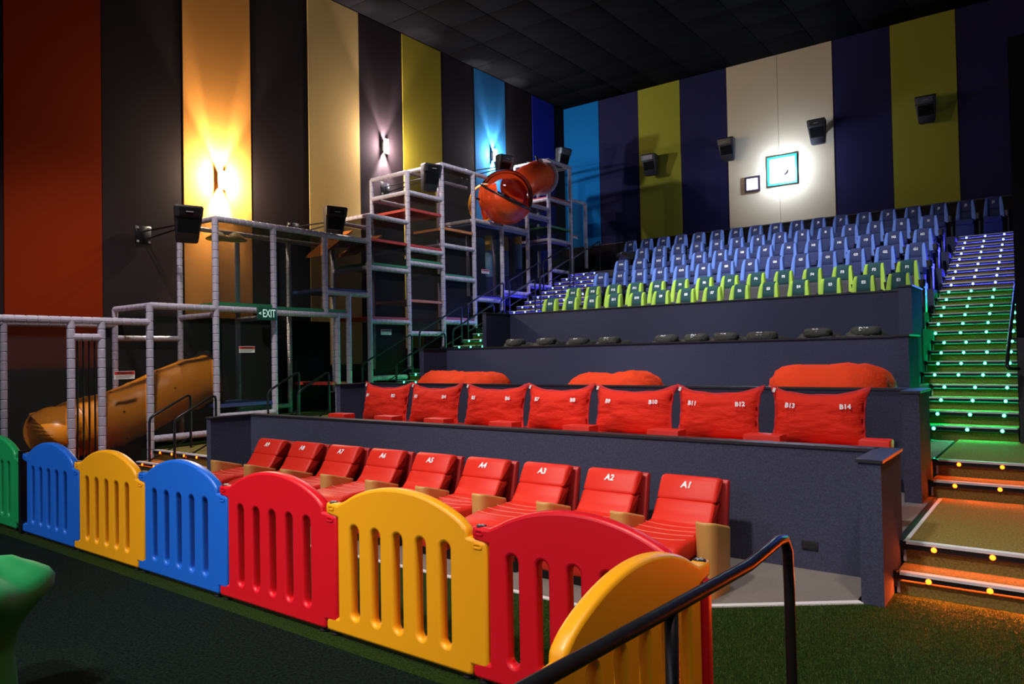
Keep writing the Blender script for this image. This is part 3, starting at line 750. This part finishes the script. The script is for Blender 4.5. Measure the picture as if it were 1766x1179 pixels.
# front posts: y, top, bottom
FPOST = [(4.94, 2.42, 0.0), (5.39, 2.42, 0.0), (6.16, 2.72, 0.0), (7.36, 4.33, 0.3), (8.58, 4.30, 0.62), (9.82, 4.33, 2.66), (10.12, 2.66, 0.62), (10.43, 3.12, 0.62), (11.03, 4.92, 0.9),
         (12.25, 6.11, 1.3), (13.44, 6.53, 1.8), (14.65, 6.49, 2.3), (15.84, 5.32, 2.8), (17.05, 6.12, 3.3), (18.17, 7.60, 3.75), (19.38, 7.60, 4.25), (20.27, 6.60, 4.3)]
for y, zt, zb in FPOST: ppipe('post', (XF, y, zb), (XF, y, zt + 0.03))
RPOST = [(4.45, 2.42, 0.0), (6.16, 2.72, 0.0), (7.36, 4.33, 0.3), (8.58, 4.33, 0.62), (9.82, 4.33, 0.62), (11.03, 4.92, 0.9), (12.25, 6.11, 1.3), (13.44, 6.53, 1.8), (14.65, 6.53, 2.3), (15.84, 5.32, 2.8), (17.05, 6.12, 3.3), (18.17, 7.60, 3.75), (19.38, 7.60, 4.25)]
for y, zt, zb in RPOST: ppipe('post', (XR, y, zb), (XR, y, zt), 0.05)
FBEAM = [(2.8, 6.16, 2.43), (4.94, 5.39, 2.17), (6.16, 8.58, 2.71), (8.58, 10.43, 2.68), (9.82, 11.03, 3.15), (7.36, 11.03, 4.34), (7.36, 8.58, 0.76), (6.16, 7.36, 0.48),
         (11.03, 12.25, 4.92), (11.03, 12.25, 3.77), (11.03, 12.25, 2.58), (11.03, 12.25, 1.32), (12.25, 13.44, 5.64), (12.25, 13.44, 4.31), (12.25, 13.44, 3.98), (12.25, 13.44, 2.33),
         (13.44, 15.2, 6.53), (13.44, 14.65, 4.53), (13.44, 14.65, 3.73), (13.44, 14.65, 2.63), (14.65, 17.05, 5.31), (14.65, 15.84, 3.25), (15.84, 17.05, 3.51),
         (17.05, 18.17, 6.11), (17.05, 18.17, 5.83), (17.05, 18.17, 3.79), (18.17, 19.38, 7.60), (18.17, 19.38, 6.43), (18.17, 19.38, 5.22), (18.17, 19.38, 4.30), (19.38, 20.27, 6.60)]
for y0, y1, z in FBEAM: ppipe('beam', (XF, y0, z), (XF, y1, z))
for y0, y1, z in [(7.36, 11.03, 4.34), (11.03, 12.25, 4.92), (12.25, 13.44, 5.64), (13.44, 15.84, 6.53), (14.65, 17.05, 5.31), (17.05, 18.17, 6.11), (18.17, 19.38, 7.60), (2.8, 6.16, 2.43), (6.16, 7.36, 2.2), (8.58, 9.82, 0.78)]:
    ppipe('beam', (XR, y0, z), (XR, y1, z), 0.05)
for y, z in [(6.16, 2.71), (7.36, 4.34), (7.36, 2.6), (8.58, 2.6), (11.03, 4.92), (11.03, 3.77), (12.25, 5.64), (12.25, 4.31), (13.44, 6.53), (13.44, 4.53), (14.65, 5.31), (15.84, 5.31), (17.05, 6.11), (17.05, 5.31), (18.17, 7.60), (18.17, 6.43), (19.38, 7.60), (18.17, 5.22)]:
    ppipe('cross_beam', (XR, y, z), (XF, y, z), 0.05)
ppipe('beam', (XF, 12.25, 6.11), (XF, 13.44, 6.50)) if False else None
ppipe('cross_beam', (XR, 12.25, 6.11), (XF, 12.25, 6.11), 0.05)
# decks
for m_, y0, y1, z in [('deck_green', 7.36, 8.58, 2.80), ('deck_green', 8.58, 10.4, 2.77), ('deck_blue', 9.82, 11.03, 3.22), ('deck_green', 11.03, 12.25, 3.86), ('deck_red', 11.03, 12.25, 2.66), ('deck_red', 11.03, 13.44, 4.40), ('deck_green', 12.25, 13.44, 4.06),
                      ('deck_red', 12.25, 13.44, 5.25), ('deck_orange', 13.44, 14.65, 4.95), ('deck_green', 13.44, 14.65, 3.80), ('deck_red', 13.44, 14.65, 2.72), ('deck_blue', 14.65, 17.05, 5.22), ('deck_violet', 14.65, 15.84, 3.32), ('deck_violet', 15.84, 17.05, 3.42),
                      ('deck_violet', 17.05, 18.17, 5.74), ('deck_red', 18.17, 19.38, 6.50), ('deck_green', 18.17, 19.38, 5.62), ('deck_violet', 18.17, 19.38, 5.14), ('deck_violet', 17.05, 18.17, 3.72), ('deck_orange', 12.25, 13.44, 3.1), ('deck_blue', 7.36, 8.58, 0.95), ('deck_red', 9.9, 10.4, 1.25)]:
    pbox('deck', m_, XR, XF + (0.02 if m_ != 'deck_blue' else 0.0), y0 + 0.05, y1 - 0.05, z - 0.03, z + 0.03)
# climbing mats tilted between decks
for m_, y0, z0, y1, z1 in [('deck_orange', 11.1, 4.1, 11.9, 4.6), ('deck_orange', 10.2, 4.0, 11.0, 4.6)]:
    MB().prism_x([(y0 - 4, z0), (y1 - 4, z1), (y1 - 4, z1 + 0.05), (y0 - 4, z0 + 0.05)], XR - XF + 0.1, -0.5).build('ramp_mat', m_, pf)
# nets on the front plane and rear plane, roof nets
for y0, y1, z0, z1 in [(2.8, 4.94, 0.05, 2.4), (5.39, 6.16, 0.05, 2.4), (6.16, 7.36, 0.5, 2.68), (7.36, 8.58, 0.8, 2.68), (7.36, 9.82, 2.75, 4.3), (9.82, 11.03, 3.2, 4.3), (11.03, 12.25, 1.4, 4.88), (12.25, 13.44, 2.3, 5.6), (13.44, 14.65, 2.6, 6.5), (14.65, 15.84, 3.3, 5.25), (15.84, 17.05, 3.55, 5.25), (17.05, 18.17, 3.85, 6.1), (18.17, 19.38, 4.35, 7.55), (19.38, 20.27, 4.3, 6.55)]:
    pbox('net_panel', 'net_black' if 7 < y0 < 14.6 or y0 > 18 else 'net_thin', XF - 0.070, XF - 0.066, y0 + 0.05, y1 - 0.05, z0, z1)
for y0, y1, z0, z1 in [(2.8, 6.16, 0.05, 2.4), (6.16, 7.36, 0.3, 2.68), (7.36, 11.03, 0.62, 4.3), (11.03, 12.25, 0.9, 4.88), (12.25, 13.44, 1.3, 5.6), (13.44, 14.65, 1.8, 6.5), (14.65, 17.05, 2.3, 5.25), (17.05, 18.17, 3.4, 6.1), (18.17, 19.38, 3.8, 7.55)]:
    pbox('net_panel', 'net_dense' if y0 > 11 else 'net_black', XR - 0.070, XR - 0.066, y0 + 0.05, y1 - 0.05, z0, z1)
for y0, y1, z in [(7.36, 11.03, 4.30), (11.03, 12.25, 4.88), (12.25, 13.44, 5.60), (13.44, 14.65, 6.49), (17.05, 18.17, 6.07), (18.17, 19.38, 7.56)]:
    pbox('roof_net', 'net_roof', XR, XF, y0, y1, z, z + 0.004)
# black panels behind the low openings
pbox('back_panel', 'black_paint', XR - 0.12, XR - 0.09, 2.8, 11.0, 0.0, 1.60)
pbox('back_panel', 'black_paint', XR - 0.12, XR - 0.09, 6.2, 11.0, 1.6, 2.62)
# vertical bars of the small gate
for k in range(4): 
    y = 5.04 + k * 0.085
    MB().path([(-0.02, y - 4, 0.1), (-0.02, y - 4, 2.12)], 0.014, 8).build('gate_bar', 'black_metal', pf)
# hanging yellow dishes
for y, x in ((7.75, -12.75), (8.05, -12.65)):
    o = MB().lathe([(0.02, 0.14), (0.08, 0.12), (0.16, 0.04), (0.22, 0.0), (0.215, -0.02), (0.15, 0.02), (0.02, 0.09)], 24).build('hanging_dish', 'foam_yellow', pf, (x - XF, y - 4, 4.08), smooth=True)
# foam punch columns
for y, z1, x in ((15.95, 5.12, -12.75), (16.75, 5.20, -12.8), (17.35, 5.45, -12.75)):
    for m_, za, zb in (('foam_navy', z1 - 2.0, z1 - 1.15), ('foam_sky', z1 - 1.15, z1 - 0.42), ('foam_yellow', z1 - 0.42, z1)):
        MB().lathe([(0.01, za), (0.10, za + 0.002), (0.105, za + 0.02), (0.105, zb - 0.02), (0.10, zb - 0.002), (0.01, zb)], 14, (x - XF, y - 4, 0)).build('foam_column', m_, pf, smooth=False)

# ------------------------------------------------------------------ slides
ts = empty('tube_slide', (-12.8, 6.5, 0), 'orange plastic tube slide descending behind the padded posts', 'slide')
ctr = [(-12.84, 7.60, 1.42), (-12.84, 7.2, 1.34), (-12.84, 6.75, 1.18), (-12.84, 6.3, 0.98), (-12.84, 5.85, 0.82), (-12.84, 5.5, 0.75), (-12.84, 5.25, 0.72)]
mb = MB(); pts = []; rr = []
for i in range(len(ctr) - 1):
    a, b_ = Vector(ctr[i]), Vector(ctr[i + 1])
    for k in range(5):
        t_ = k / 5; pts.append(a.lerp(b_, t_)); rr.append(0.465 if k else 0.48)
pts.append(Vector(ctr[-1])); rr.append(0.46)
me = arc_smooth(MB().path([p - Vector((-12.8, 6.5, 0)) for p in pts], rr, 32, cap=False).mesh(), 70)
link('tube', me, 'plastic_slide', ts)
for p, q in ((ctr[0], ctr[1]),):
    d = (Vector(p) - Vector(q)).normalized(); c0 = Vector(p) - Vector((-12.8, 6.5, 0))
    link('entry_flange', arc_smooth(MB().path([c0 - d * 0.03, c0 - d * 0.029, c0 + d * 0.029, c0 + d * 0.03], [0.47, 0.55, 0.55, 0.47], 32, cap=False).mesh(), 40), 'cap_black', ts)
for i in (2, 4):
    a = Vector(ctr[i]) - Vector((-12.8, 6.5, 0)); d = (Vector(ctr[i + 1]) - Vector(ctr[i])).normalized()
    for k in range(6):
        an = 2 * PI * k / 6 + 0.3
        u = Vector((1, 0, 0)); v = d.cross(u)
        c0 = a + (u * math.cos(an) + v * math.sin(an)) * 0.475
        bolt = MB().lathe([(0.018, -0.006), (0.018, 0.006), (0.01, 0.012)], 8).build('bolt', 'seat_black', ts, c0)
# flared exit hood
hp = [(-12.84, 5.25, 0.72), (-12.82, 5.12, 0.715), (-12.77, 5.0, 0.71), (-12.69, 4.91, 0.71), (-12.60, 4.85, 0.715), (-12.53, 4.82, 0.72), (-12.54, 4.825, 0.72)]
me = MB().path([Vector(p) - Vector((-12.8, 6.5, 0)) for p in hp], [0.465, 0.42, 0.37, 0.345, 0.37, 0.41, 0.385], 32, cap=False).mesh()
o = link('exit_hood', me, 'plastic_slide', ts, smooth=True)
sm = o.modifiers.new('thick', 'SOLIDIFY'); sm.thickness = 0.025

tr_ = empty('upper_tube_slide', (-12.0, 16.0, 5.3), 'red tube slide with clear bubble dome high on the play frame', 'slide')
O0 = Vector((-12.0, 16.0, 5.3))
C0 = Vector((-11.85, 15.60, 6.02)); RB = 0.74; nrm = Vector((0.50, 0.10, 0.86)).normalized()
rot = nrm.to_track_quat('Z', 'Y')
def cap_sphere(a0, a1, r, n=40, m_=14):
    rings = [[tuple(rot @ Vector((r * math.cos(b_) * math.cos(2 * PI * j / n), r * math.cos(b_) * math.sin(2 * PI * j / n), r * math.sin(b_)))) for j in range(n)] for b_ in [a0 + (a1 - a0) * i / m_ for i in range(m_ + 1)]]
    return MB().rings(rings, cap=False).mesh()
link('bubble_bowl', cap_sphere(-PI / 2 + 0.02, 0, RB), 'plastic_tube_red', tr_, C0 - O0, smooth=True)
link('clear_dome', cap_sphere(0, PI / 2 - 0.02, RB - 0.01), 'clear_dome', tr_, C0 - O0, smooth=True)
ring = [tuple(rot @ Vector((RB * math.cos(2 * PI * j / 40), RB * math.sin(2 * PI * j / 40), 0))) for j in range(41)]
MB().path(ring, 0.024, 8, cap=False).build('rim', 'black_metal', tr_, C0 - O0, smooth=True)
up = [(-11.98, 16.18, 6.33), (-12.0, 16.5, 6.5), (-12.05, 17.0, 6.75), (-12.1, 17.4, 6.93), (-12.15, 17.75, 7.0)]
pts = []; rr = []
for i in range(len(up) - 1):
    for k in range(4): pts.append(Vector(up[i]).lerp(Vector(up[i + 1]), k / 4) - O0); rr.append(0.44 if k else 0.455)
pts.append(Vector(up[-1]) - O0); rr.append(0.44)
link('upper_tube', arc_smooth(MB().path(pts, rr, 32, cap=False).mesh(), 70), 'plastic_tube_red', tr_)
e = Vector(up[-1]) - O0; d = (Vector(up[-1]) - Vector(up[-2])).normalized()
link('flange', arc_smooth(MB().path([e - d * 0.03, e - d * 0.029, e + d * 0.029, e + d * 0.03], [0.44, 0.53, 0.53, 0.44], 32, cap=False).mesh(), 40), 'pipe_pad', tr_)
lo = [(-12.1, 15.6, 5.95), (-12.3, 15.45, 5.92), (-12.42, 15.32, 5.90)]
link('lower_tube', arc_smooth(MB().path([Vector(p) - O0 for p in lo], 0.48, 32, cap=False).mesh(), 70), 'plastic_tube_red', tr_)
e = Vector(lo[-1]) - O0
link('flange', arc_smooth(MB().path([e, e + Vector((0, 0.001, 0)), e + Vector((0, 0.05, 0)), e + Vector((0, 0.051, 0))], [0.47, 0.52, 0.52, 0.47], 32, cap=False).mesh(), 40), 'plastic_yellow', tr_)
for p, q in [((-12.1, 17.9, 7.0), (-12.2, 18.17, 7.0)), ((-12.2, 14.9, 5.9), (-12.2, 14.65, 5.9)), ((-12.0, 15.7, 5.4), (-12.15, 15.8, 5.32)), ((-12.1, 17.5, 7.4), (-12.2, 17.55, 7.6))]:
    MB().path([Vector(p) - O0, Vector(q) - O0], 0.03, 8).build('clamp', 'black_metal', tr_)

# ------------------------------------------------------------------ left stair handrails
def stair_rail(name, x, y0, y1, z0, z1, label, g0=None, g1=None, h=0.88):
    t = empty('stair_handrail', (x, y0, z0), label, 'handrail', 'black handrails on the left stairs')
    L = y1 - y0; dz = z1 - z0
    p = [(0, 0, 0), (0, 0, h - 0.08), (0, 0.02, h - 0.02), (0, 0.07, h + 0.02), (0, L - 0.06, dz + h), (0, L - 0.01, dz + h - 0.01), (0, L, dz + h - 0.07), (0, L, dz)]
    link('top_rail', arc_smooth(MB().path(p, 0.021, 10).mesh(), 60), 'black_metal', t)
    MB().path([(0, 0, 0.18), (0, L, dz + 0.18)], 0.014, 8).build('lower_rail', 'black_metal', t)
stair_rail('r', -11.82, 5.95, 6.65, 0.0, 0.312, 'low black handrail by the bottom left steps, next to the play frame')
stair_rail('r', -11.05, 5.95, 6.65, 0.0, 0.312, 'low black handrail by the bottom left steps, next to the seating wall')
stair_rail('r', -11.95, 8.25, 8.95, 0.312, 0.624, 'black handrail at the second short flight, under the exit sign')
stair_rail('r', -11.05, 8.25, 8.95, 0.312, 0.624, 'black handrail at the second short flight, right of the exit sign')
zz = lambda y: 0.78 + (y - 10.6) * 0.4105
names = ['lowest', 'second lowest', 'third', 'fourth', 'topmost']
segs = [(10.6, 12.1), (12.35, 13.85), (14.1, 15.6), (15.85, 17.3), (17.5, 19.0)]
for k, (a, b_) in enumerate(segs):
    stair_rail('r', -11.98, a, b_, zz(a), zz(b_), 'sloping black handrail beside the play frame posts, %s of five' % names[k])
    stair_rail('r', -10.95, a, b_, zz(a), zz(b_), 'sloping black handrail in the middle of the left stairs, %s of five' % names[k])
t = empty('wall_handrail', (-0.52, 10.3, 1.5), 'black handrail running up the wall beside the right stairs', 'handrail')
MB().path([(0.09, 0.1, 0.0), (0.0, 0.0, 0.0), (-0.02, 0.03, 0.04), (-0.02, 0.4, 0.25), (-0.02, 8.5, 0.25 + 8.1 * 0.4105)], 0.022, 10).build('rail', 'black_metal', t, smooth=True)
for k in range(4): MB().path([(-0.02, 0.8 + 2.2 * k, 0.36 + 2.2 * k * 0.4105), (0.08, 0.8 + 2.2 * k, 0.34 + 2.2 * k * 0.4105)], 0.012, 6).build('bracket', 'black_metal', t)

# ------------------------------------------------------------------ loudspeakers
def speaker(loc, rz, tilt, label, group, scale=1.0, arm=None):
    t = empty('loudspeaker', loc, label, 'speaker', group, rz=rz)
    # local: front faces -Y ; wider and deeper at the top
    def ring(z, w_, yf, yb): return [(x, y, z) for x, y in round_poly([(-w_, yf), (w_, yf), (w_ * 0.8, yb), (-w_ * 0.8, yb)], 0.03, 2)]
    s_ = scale
    bodyr = [ring(-0.32 * s_, 0.17 * s_, -0.05 * s_, 0.10 * s_), ring(-0.29 * s_, 0.19 * s_, -0.07 * s_, 0.12 * s_), ring(0.12 * s_, 0.23 * s_, -0.14 * s_, 0.14 * s_), ring(0.13 * s_, 0.23 * s_, -0.17 * s_, 0.14 * s_), ring(0.29 * s_, 0.24 * s_, -0.19 * s_, 0.14 * s_), ring(0.32 * s_, 0.22 * s_, -0.17 * s_, 0.12 * s_)]
    b_ = link('cabinet', arc_smooth(MB().rings(bodyr).mesh(), 30), 'seat_black', t, rot=(tilt, 0, 0))
    g = [[(x * 0.86, y - 0.012, z) for x, y, z in r_[:6]] for r_ in bodyr]
    MB().prism_x([(-0.055 * s_ - 0.012, -0.27 * s_), (-0.145 * s_ - 0.006, 0.10 * s_), (-0.13 * s_, 0.10 * s_), (-0.05 * s_, -0.27 * s_)], -0.17 * s_, 0.17 * s_).build('grille', 'black_paint', b_)
    MB().prism_x([(-0.18 * s_ - 0.008, 0.155 * s_), (-0.192 * s_ - 0.008, 0.27 * s_), (-0.17 * s_, 0.27 * s_), (-0.16 * s_, 0.155 * s_)], -0.16 * s_, 0.16 * s_).build('horn', 'black_metal', b_)
    MB().box(-0.06, 0.06, -0.216 * s_, -0.2 * s_, 0.20 * s_, 0.215 * s_).build('logo_plate', 'sign_grey', b_)
    if arm is None:
        MB().box(-0.05, 0.05, 0.10 * s_, 0.28 * s_, -0.06, 0.06).build('bracket', 'black_metal', t)
    return t
def speaker_arm(t, loc, wall_pt, rz):
    inv = Matrix.Rotation(-rz, 4, 'Z')
    lp = inv @ (Vector(wall_pt) - Vector(loc))
    a = inv @ Vector((-0.08, 0, 0))
    for dz in (0.04, -0.06):
        MB().path([(a.x, a.y, dz * 0.6), (lp.x, lp.y, lp.z + dz * 1.6)], 0.016, 8).build('arm', 'black_metal', t)
    c_ = inv @ (Vector(wall_pt) + Vector((-0.03, 0, 0)) - Vector(loc))
    p = link('wall_plate', rbox(0.03, 0.30, 0.34, 0.005, 1), 'black_metal', t, c_, (0, 0, -rz))
    for dy in (-0.11, 0.11):
        for dz in (-0.13, 0.13): MB().box(0.014, 0.03, dy - 0.02, dy + 0.02, dz - 0.02, dz + 0.02).build('bolt', 'sign_grey', p)
SPK = [((-12.35, 6.91, 4.19), (XW + 0.075, 6.91, 4.18), 0.5, 'black loudspeaker on a wall arm at the left, in front of the orange panel glow'),
       ((-12.55, 10.35, 4.72), (XW + 0.075, 10.3, 4.70), 0.5, 'black loudspeaker on a wall arm before the cream panel'),
       ((-12.3, 13.12, 6.15), (XW + 0.075, 13.15, 6.12), 0.45, 'black loudspeaker on a wall arm below the middle sconce'),
       ((-12.7, 16.6, 7.17), (XW + 0.075, 16.3, 7.1), 0.4, 'black loudspeaker on a wall arm below the blue-panel sconce'),
       ((-12.58, 19.55, 7.99), (XW + 0.075, 19.6, 7.95), 0.3, 'black loudspeaker near the rear corner, above the play frame end')]
for loc, wp, ang, lb in SPK:
    rz = PI / 2 - ang * 0.6
    t = speaker(loc, rz, 0.12, lb, 'loudspeakers on the left wall', 1.02, arm=True)
    speaker_arm(t, loc, wp, rz)
for x, z, lb in [(-10.45, 7.80, 'black loudspeaker on the left olive panel of the rear wall'), (-7.91, 7.83, 'black loudspeaker at the left edge of the beige panel'), (-5.33, 7.85, 'black loudspeaker at the right edge of the beige panel'), (-2.67, 7.89, 'black loudspeaker on the right olive panel of the rear wall')]:
    speaker((x, YB - 0.34, z), 0.0, 0.10, lb, 'loudspeakers on the rear wall', 1.05)

# ------------------------------------------------------------------ sconces
for y, z, ecol, en, lb in [(8.52, 5.51, (1.0, 0.84, 0.58), 1.5, 'lit white box sconce on the orange wall panel'), (13.16, 7.23, (1.0, 0.86, 0.86), 0.9, 'lit white box sconce on the dark wall panel'), (17.71, 7.94, (0.86, 0.93, 1.0), 0.65, 'lit white box sconce on the blue wall panel')]:
    t = empty('wall_sconce', (XW, y, z), lb, 'wall lamp', 'box sconces on the left wall')
    link('shade', MB().box(0.10, 0.112, -0.085, 0.085, -0.19, 0.19).mesh(), 'sconce_white', t)
    link('back_plate', MB().box(0.013, 0.025, -0.05, 0.05, -0.10, 0.10).mesh(), 'sconce_white', t)
    link('stem', MB().box(0.02, 0.10, -0.012, 0.012, -0.012, 0.012).mesh(), 'sconce_white', t)
    for s_, dy, pw, sz in ((1, -0.34, 1100, 24), (1, 0.34, 1100, 24), (1, 0.0, 900, 60), (-1, 0.0, 1900, 70), (-1, -0.25, 700, 30), (-1, 0.25, 700, 30)):
        l = add_light('sconce_lamp', 'SPOT', (XW + 0.06, y, z + 0.10 * s_), pw * en, ecol, (XW + 0.10, y + dy, z + 1.0 * s_), spot_size=math.radians(sz), spot_blend=0.85, shadow_soft_size=0.03)
    add_light('sconce_lamp', 'POINT', (XW + 0.20, y, z + 0.0), 430 * en, ecol, shadow_soft_size=0.05)

# ------------------------------------------------------------------ projection ports
t = empty('projection_port', (-6.42, YB - 0.02, 7.02), 'brightly lit projection window on the beige rear panel', 'projector window')
for q in [(-0.42, 0.42, 0.36, 0.42), (-0.42, 0.42, -0.42, -0.36), (-0.42, -0.36, -0.36, 0.36), (0.36, 0.42, -0.36, 0.36)]:
    MB().box(q[0], q[1], -0.05, 0.02, q[2], q[3]).build('frame', 'port_teal', t)
MB().box(-0.36, 0.36, -0.012, 0.0, -0.36, 0.36).build('pane', 'port_lit', t)
MB().path([(0.06, 0, -0.04), (0.06, -0.30, -0.04)], [0.11, 0.13], 24).build('glow_stem', 'black_paint', t, smooth=False)  # stem that holds the added glow bulb off the wall
MB().path([(0.06, -0.28, -0.04), (0.06, -0.34, -0.04), (0.06, -0.42, -0.04), (0.06, -0.48, -0.04), (0.06, -0.50, -0.04)], [0.12, 0.17, 0.17, 0.10, 0.02], 24).build('lens', 'projector_glow', t, smooth=True)  # glowing bulb added in front of the port to light the wall around
t = empty('viewing_port', (-7.30, YB - 0.02, 6.75), 'small dark-framed lit port left of the projection window', 'window')
for q in [(-0.23, 0.23, 0.17, 0.23), (-0.23, 0.23, -0.23, -0.17), (-0.23, -0.17, -0.17, 0.17), (0.17, 0.23, -0.17, 0.17)]:
    MB().box(q[0], q[1], -0.04, 0.02, q[2], q[3]).build('frame', 'port_frame', t)
MB().box(-0.17, 0.17, -0.01, 0.0, -0.17, 0.17).build('pane', 'port_lit', t)

# ------------------------------------------------------------------ signs, outlet
def warn_sign(y, z, w_, h_, label):
    t = empty('warning_sign', (XF - 0.056, y, z), label, 'sign', 'warning signs on the play frame nets', rz=PI / 2)
    b_ = MB().box(-w_ / 2, w_ / 2, 0, 0.006, -h_ / 2, h_ / 2).build('board', 'sign_white', t)
    MB().box(-w_ / 2 + 0.006, w_ / 2 - 0.006, -0.003, 0.0, h_ * 0.08, h_ / 2 - 0.006).build('header', 'sign_red', t)
    link('lettering', text_mesh('WARNING', h_ * 0.40, 0.001, 0.001), 'seat_black', t, (0, -0.005, h_ * 0.27), (PI / 2, 0, 0))
    for k in range(3): MB().box(-w_ * 0.42, w_ * 0.42 - 0.03 * k, -0.002, 0.0, -h_ * 0.10 - k * h_ * 0.13, -h_ * 0.10 - k * h_ * 0.13 + h_ * 0.05).build('text_line', 'sign_grey', t)
warn_sign(5.77, 1.56, 0.33, 0.13, 'red and white warning sign left of the orange slide tube')
warn_sign(8.02, 1.97, 0.33, 0.12, 'red and white warning sign below the exit sign')
warn_sign(11.57, 2.35, 0.32, 0.12, 'red and white warning sign low on the net beside the green stairs')
warn_sign(15.18, 4.02, 0.32, 0.11, 'red and white warning sign below the red bubble slide')
warn_sign(19.67, 5.49, 0.38, 0.11, 'red and white warning sign at the far end of the play frame')
t = empty('exit_sign', (XF + 0.14, 8.32, 2.64), 'green exit sign hanging on the play frame', 'exit sign', rz=PI / 2)
link('case', rbox(0.40, 0.06, 0.24, 0.01, 2), 'exit_green', t)
eo = link('lettering', text_mesh('EXIT', 0.21, 0.001, 0.002), 'exit_letter', t, (0.03, -0.033, 0.0), (PI / 2, 0, 0)); eo.scale = (0.66, 1.0, 1.0)
link('arrow', text_mesh('<', 0.10, 0.001, 0.003), 'exit_letter', t, (-0.165, -0.033, 0.0), (PI / 2, 0, 0))
t = empty('outlet', (-1.665, 6.125, 0.20), 'black electrical outlet low on the front half wall', 'outlet')
link('cover_plate', rbox(0.125, 0.012, 0.072, 0.004, 2), 'seat_black', t, (0, -0.005, 0))
for s_ in (-1, 1): MB().box(s_ * 0.03 - 0.017, s_ * 0.03 + 0.017, -0.014, -0.01, -0.02, 0.02).build('socket', 'cap_black', t)

# folding tray by the left end of row I
t = empty('swivel_tray', (-9.52, 18.05, 3.72), 'black swivel tray on a post at the left end of row I', 'tray')
MB().path([(0, 0, 0), (0, 0, 0.62), (0.05, 0, 0.68)], 0.03, 8).build('post', 'seat_black', t)
link('tray_top', rbox(0.36, 0.26, 0.05, 0.015, 2), 'seat_black', t, (0.02, -0.02, 0.74), (0.5, 0.35, 0.2))
link('side_arm', rbox(0.10, 0.22, 0.10, 0.02, 2), 'seat_black', t, (-0.22, -0.02, 0.80), (0.3, -0.3, 0))
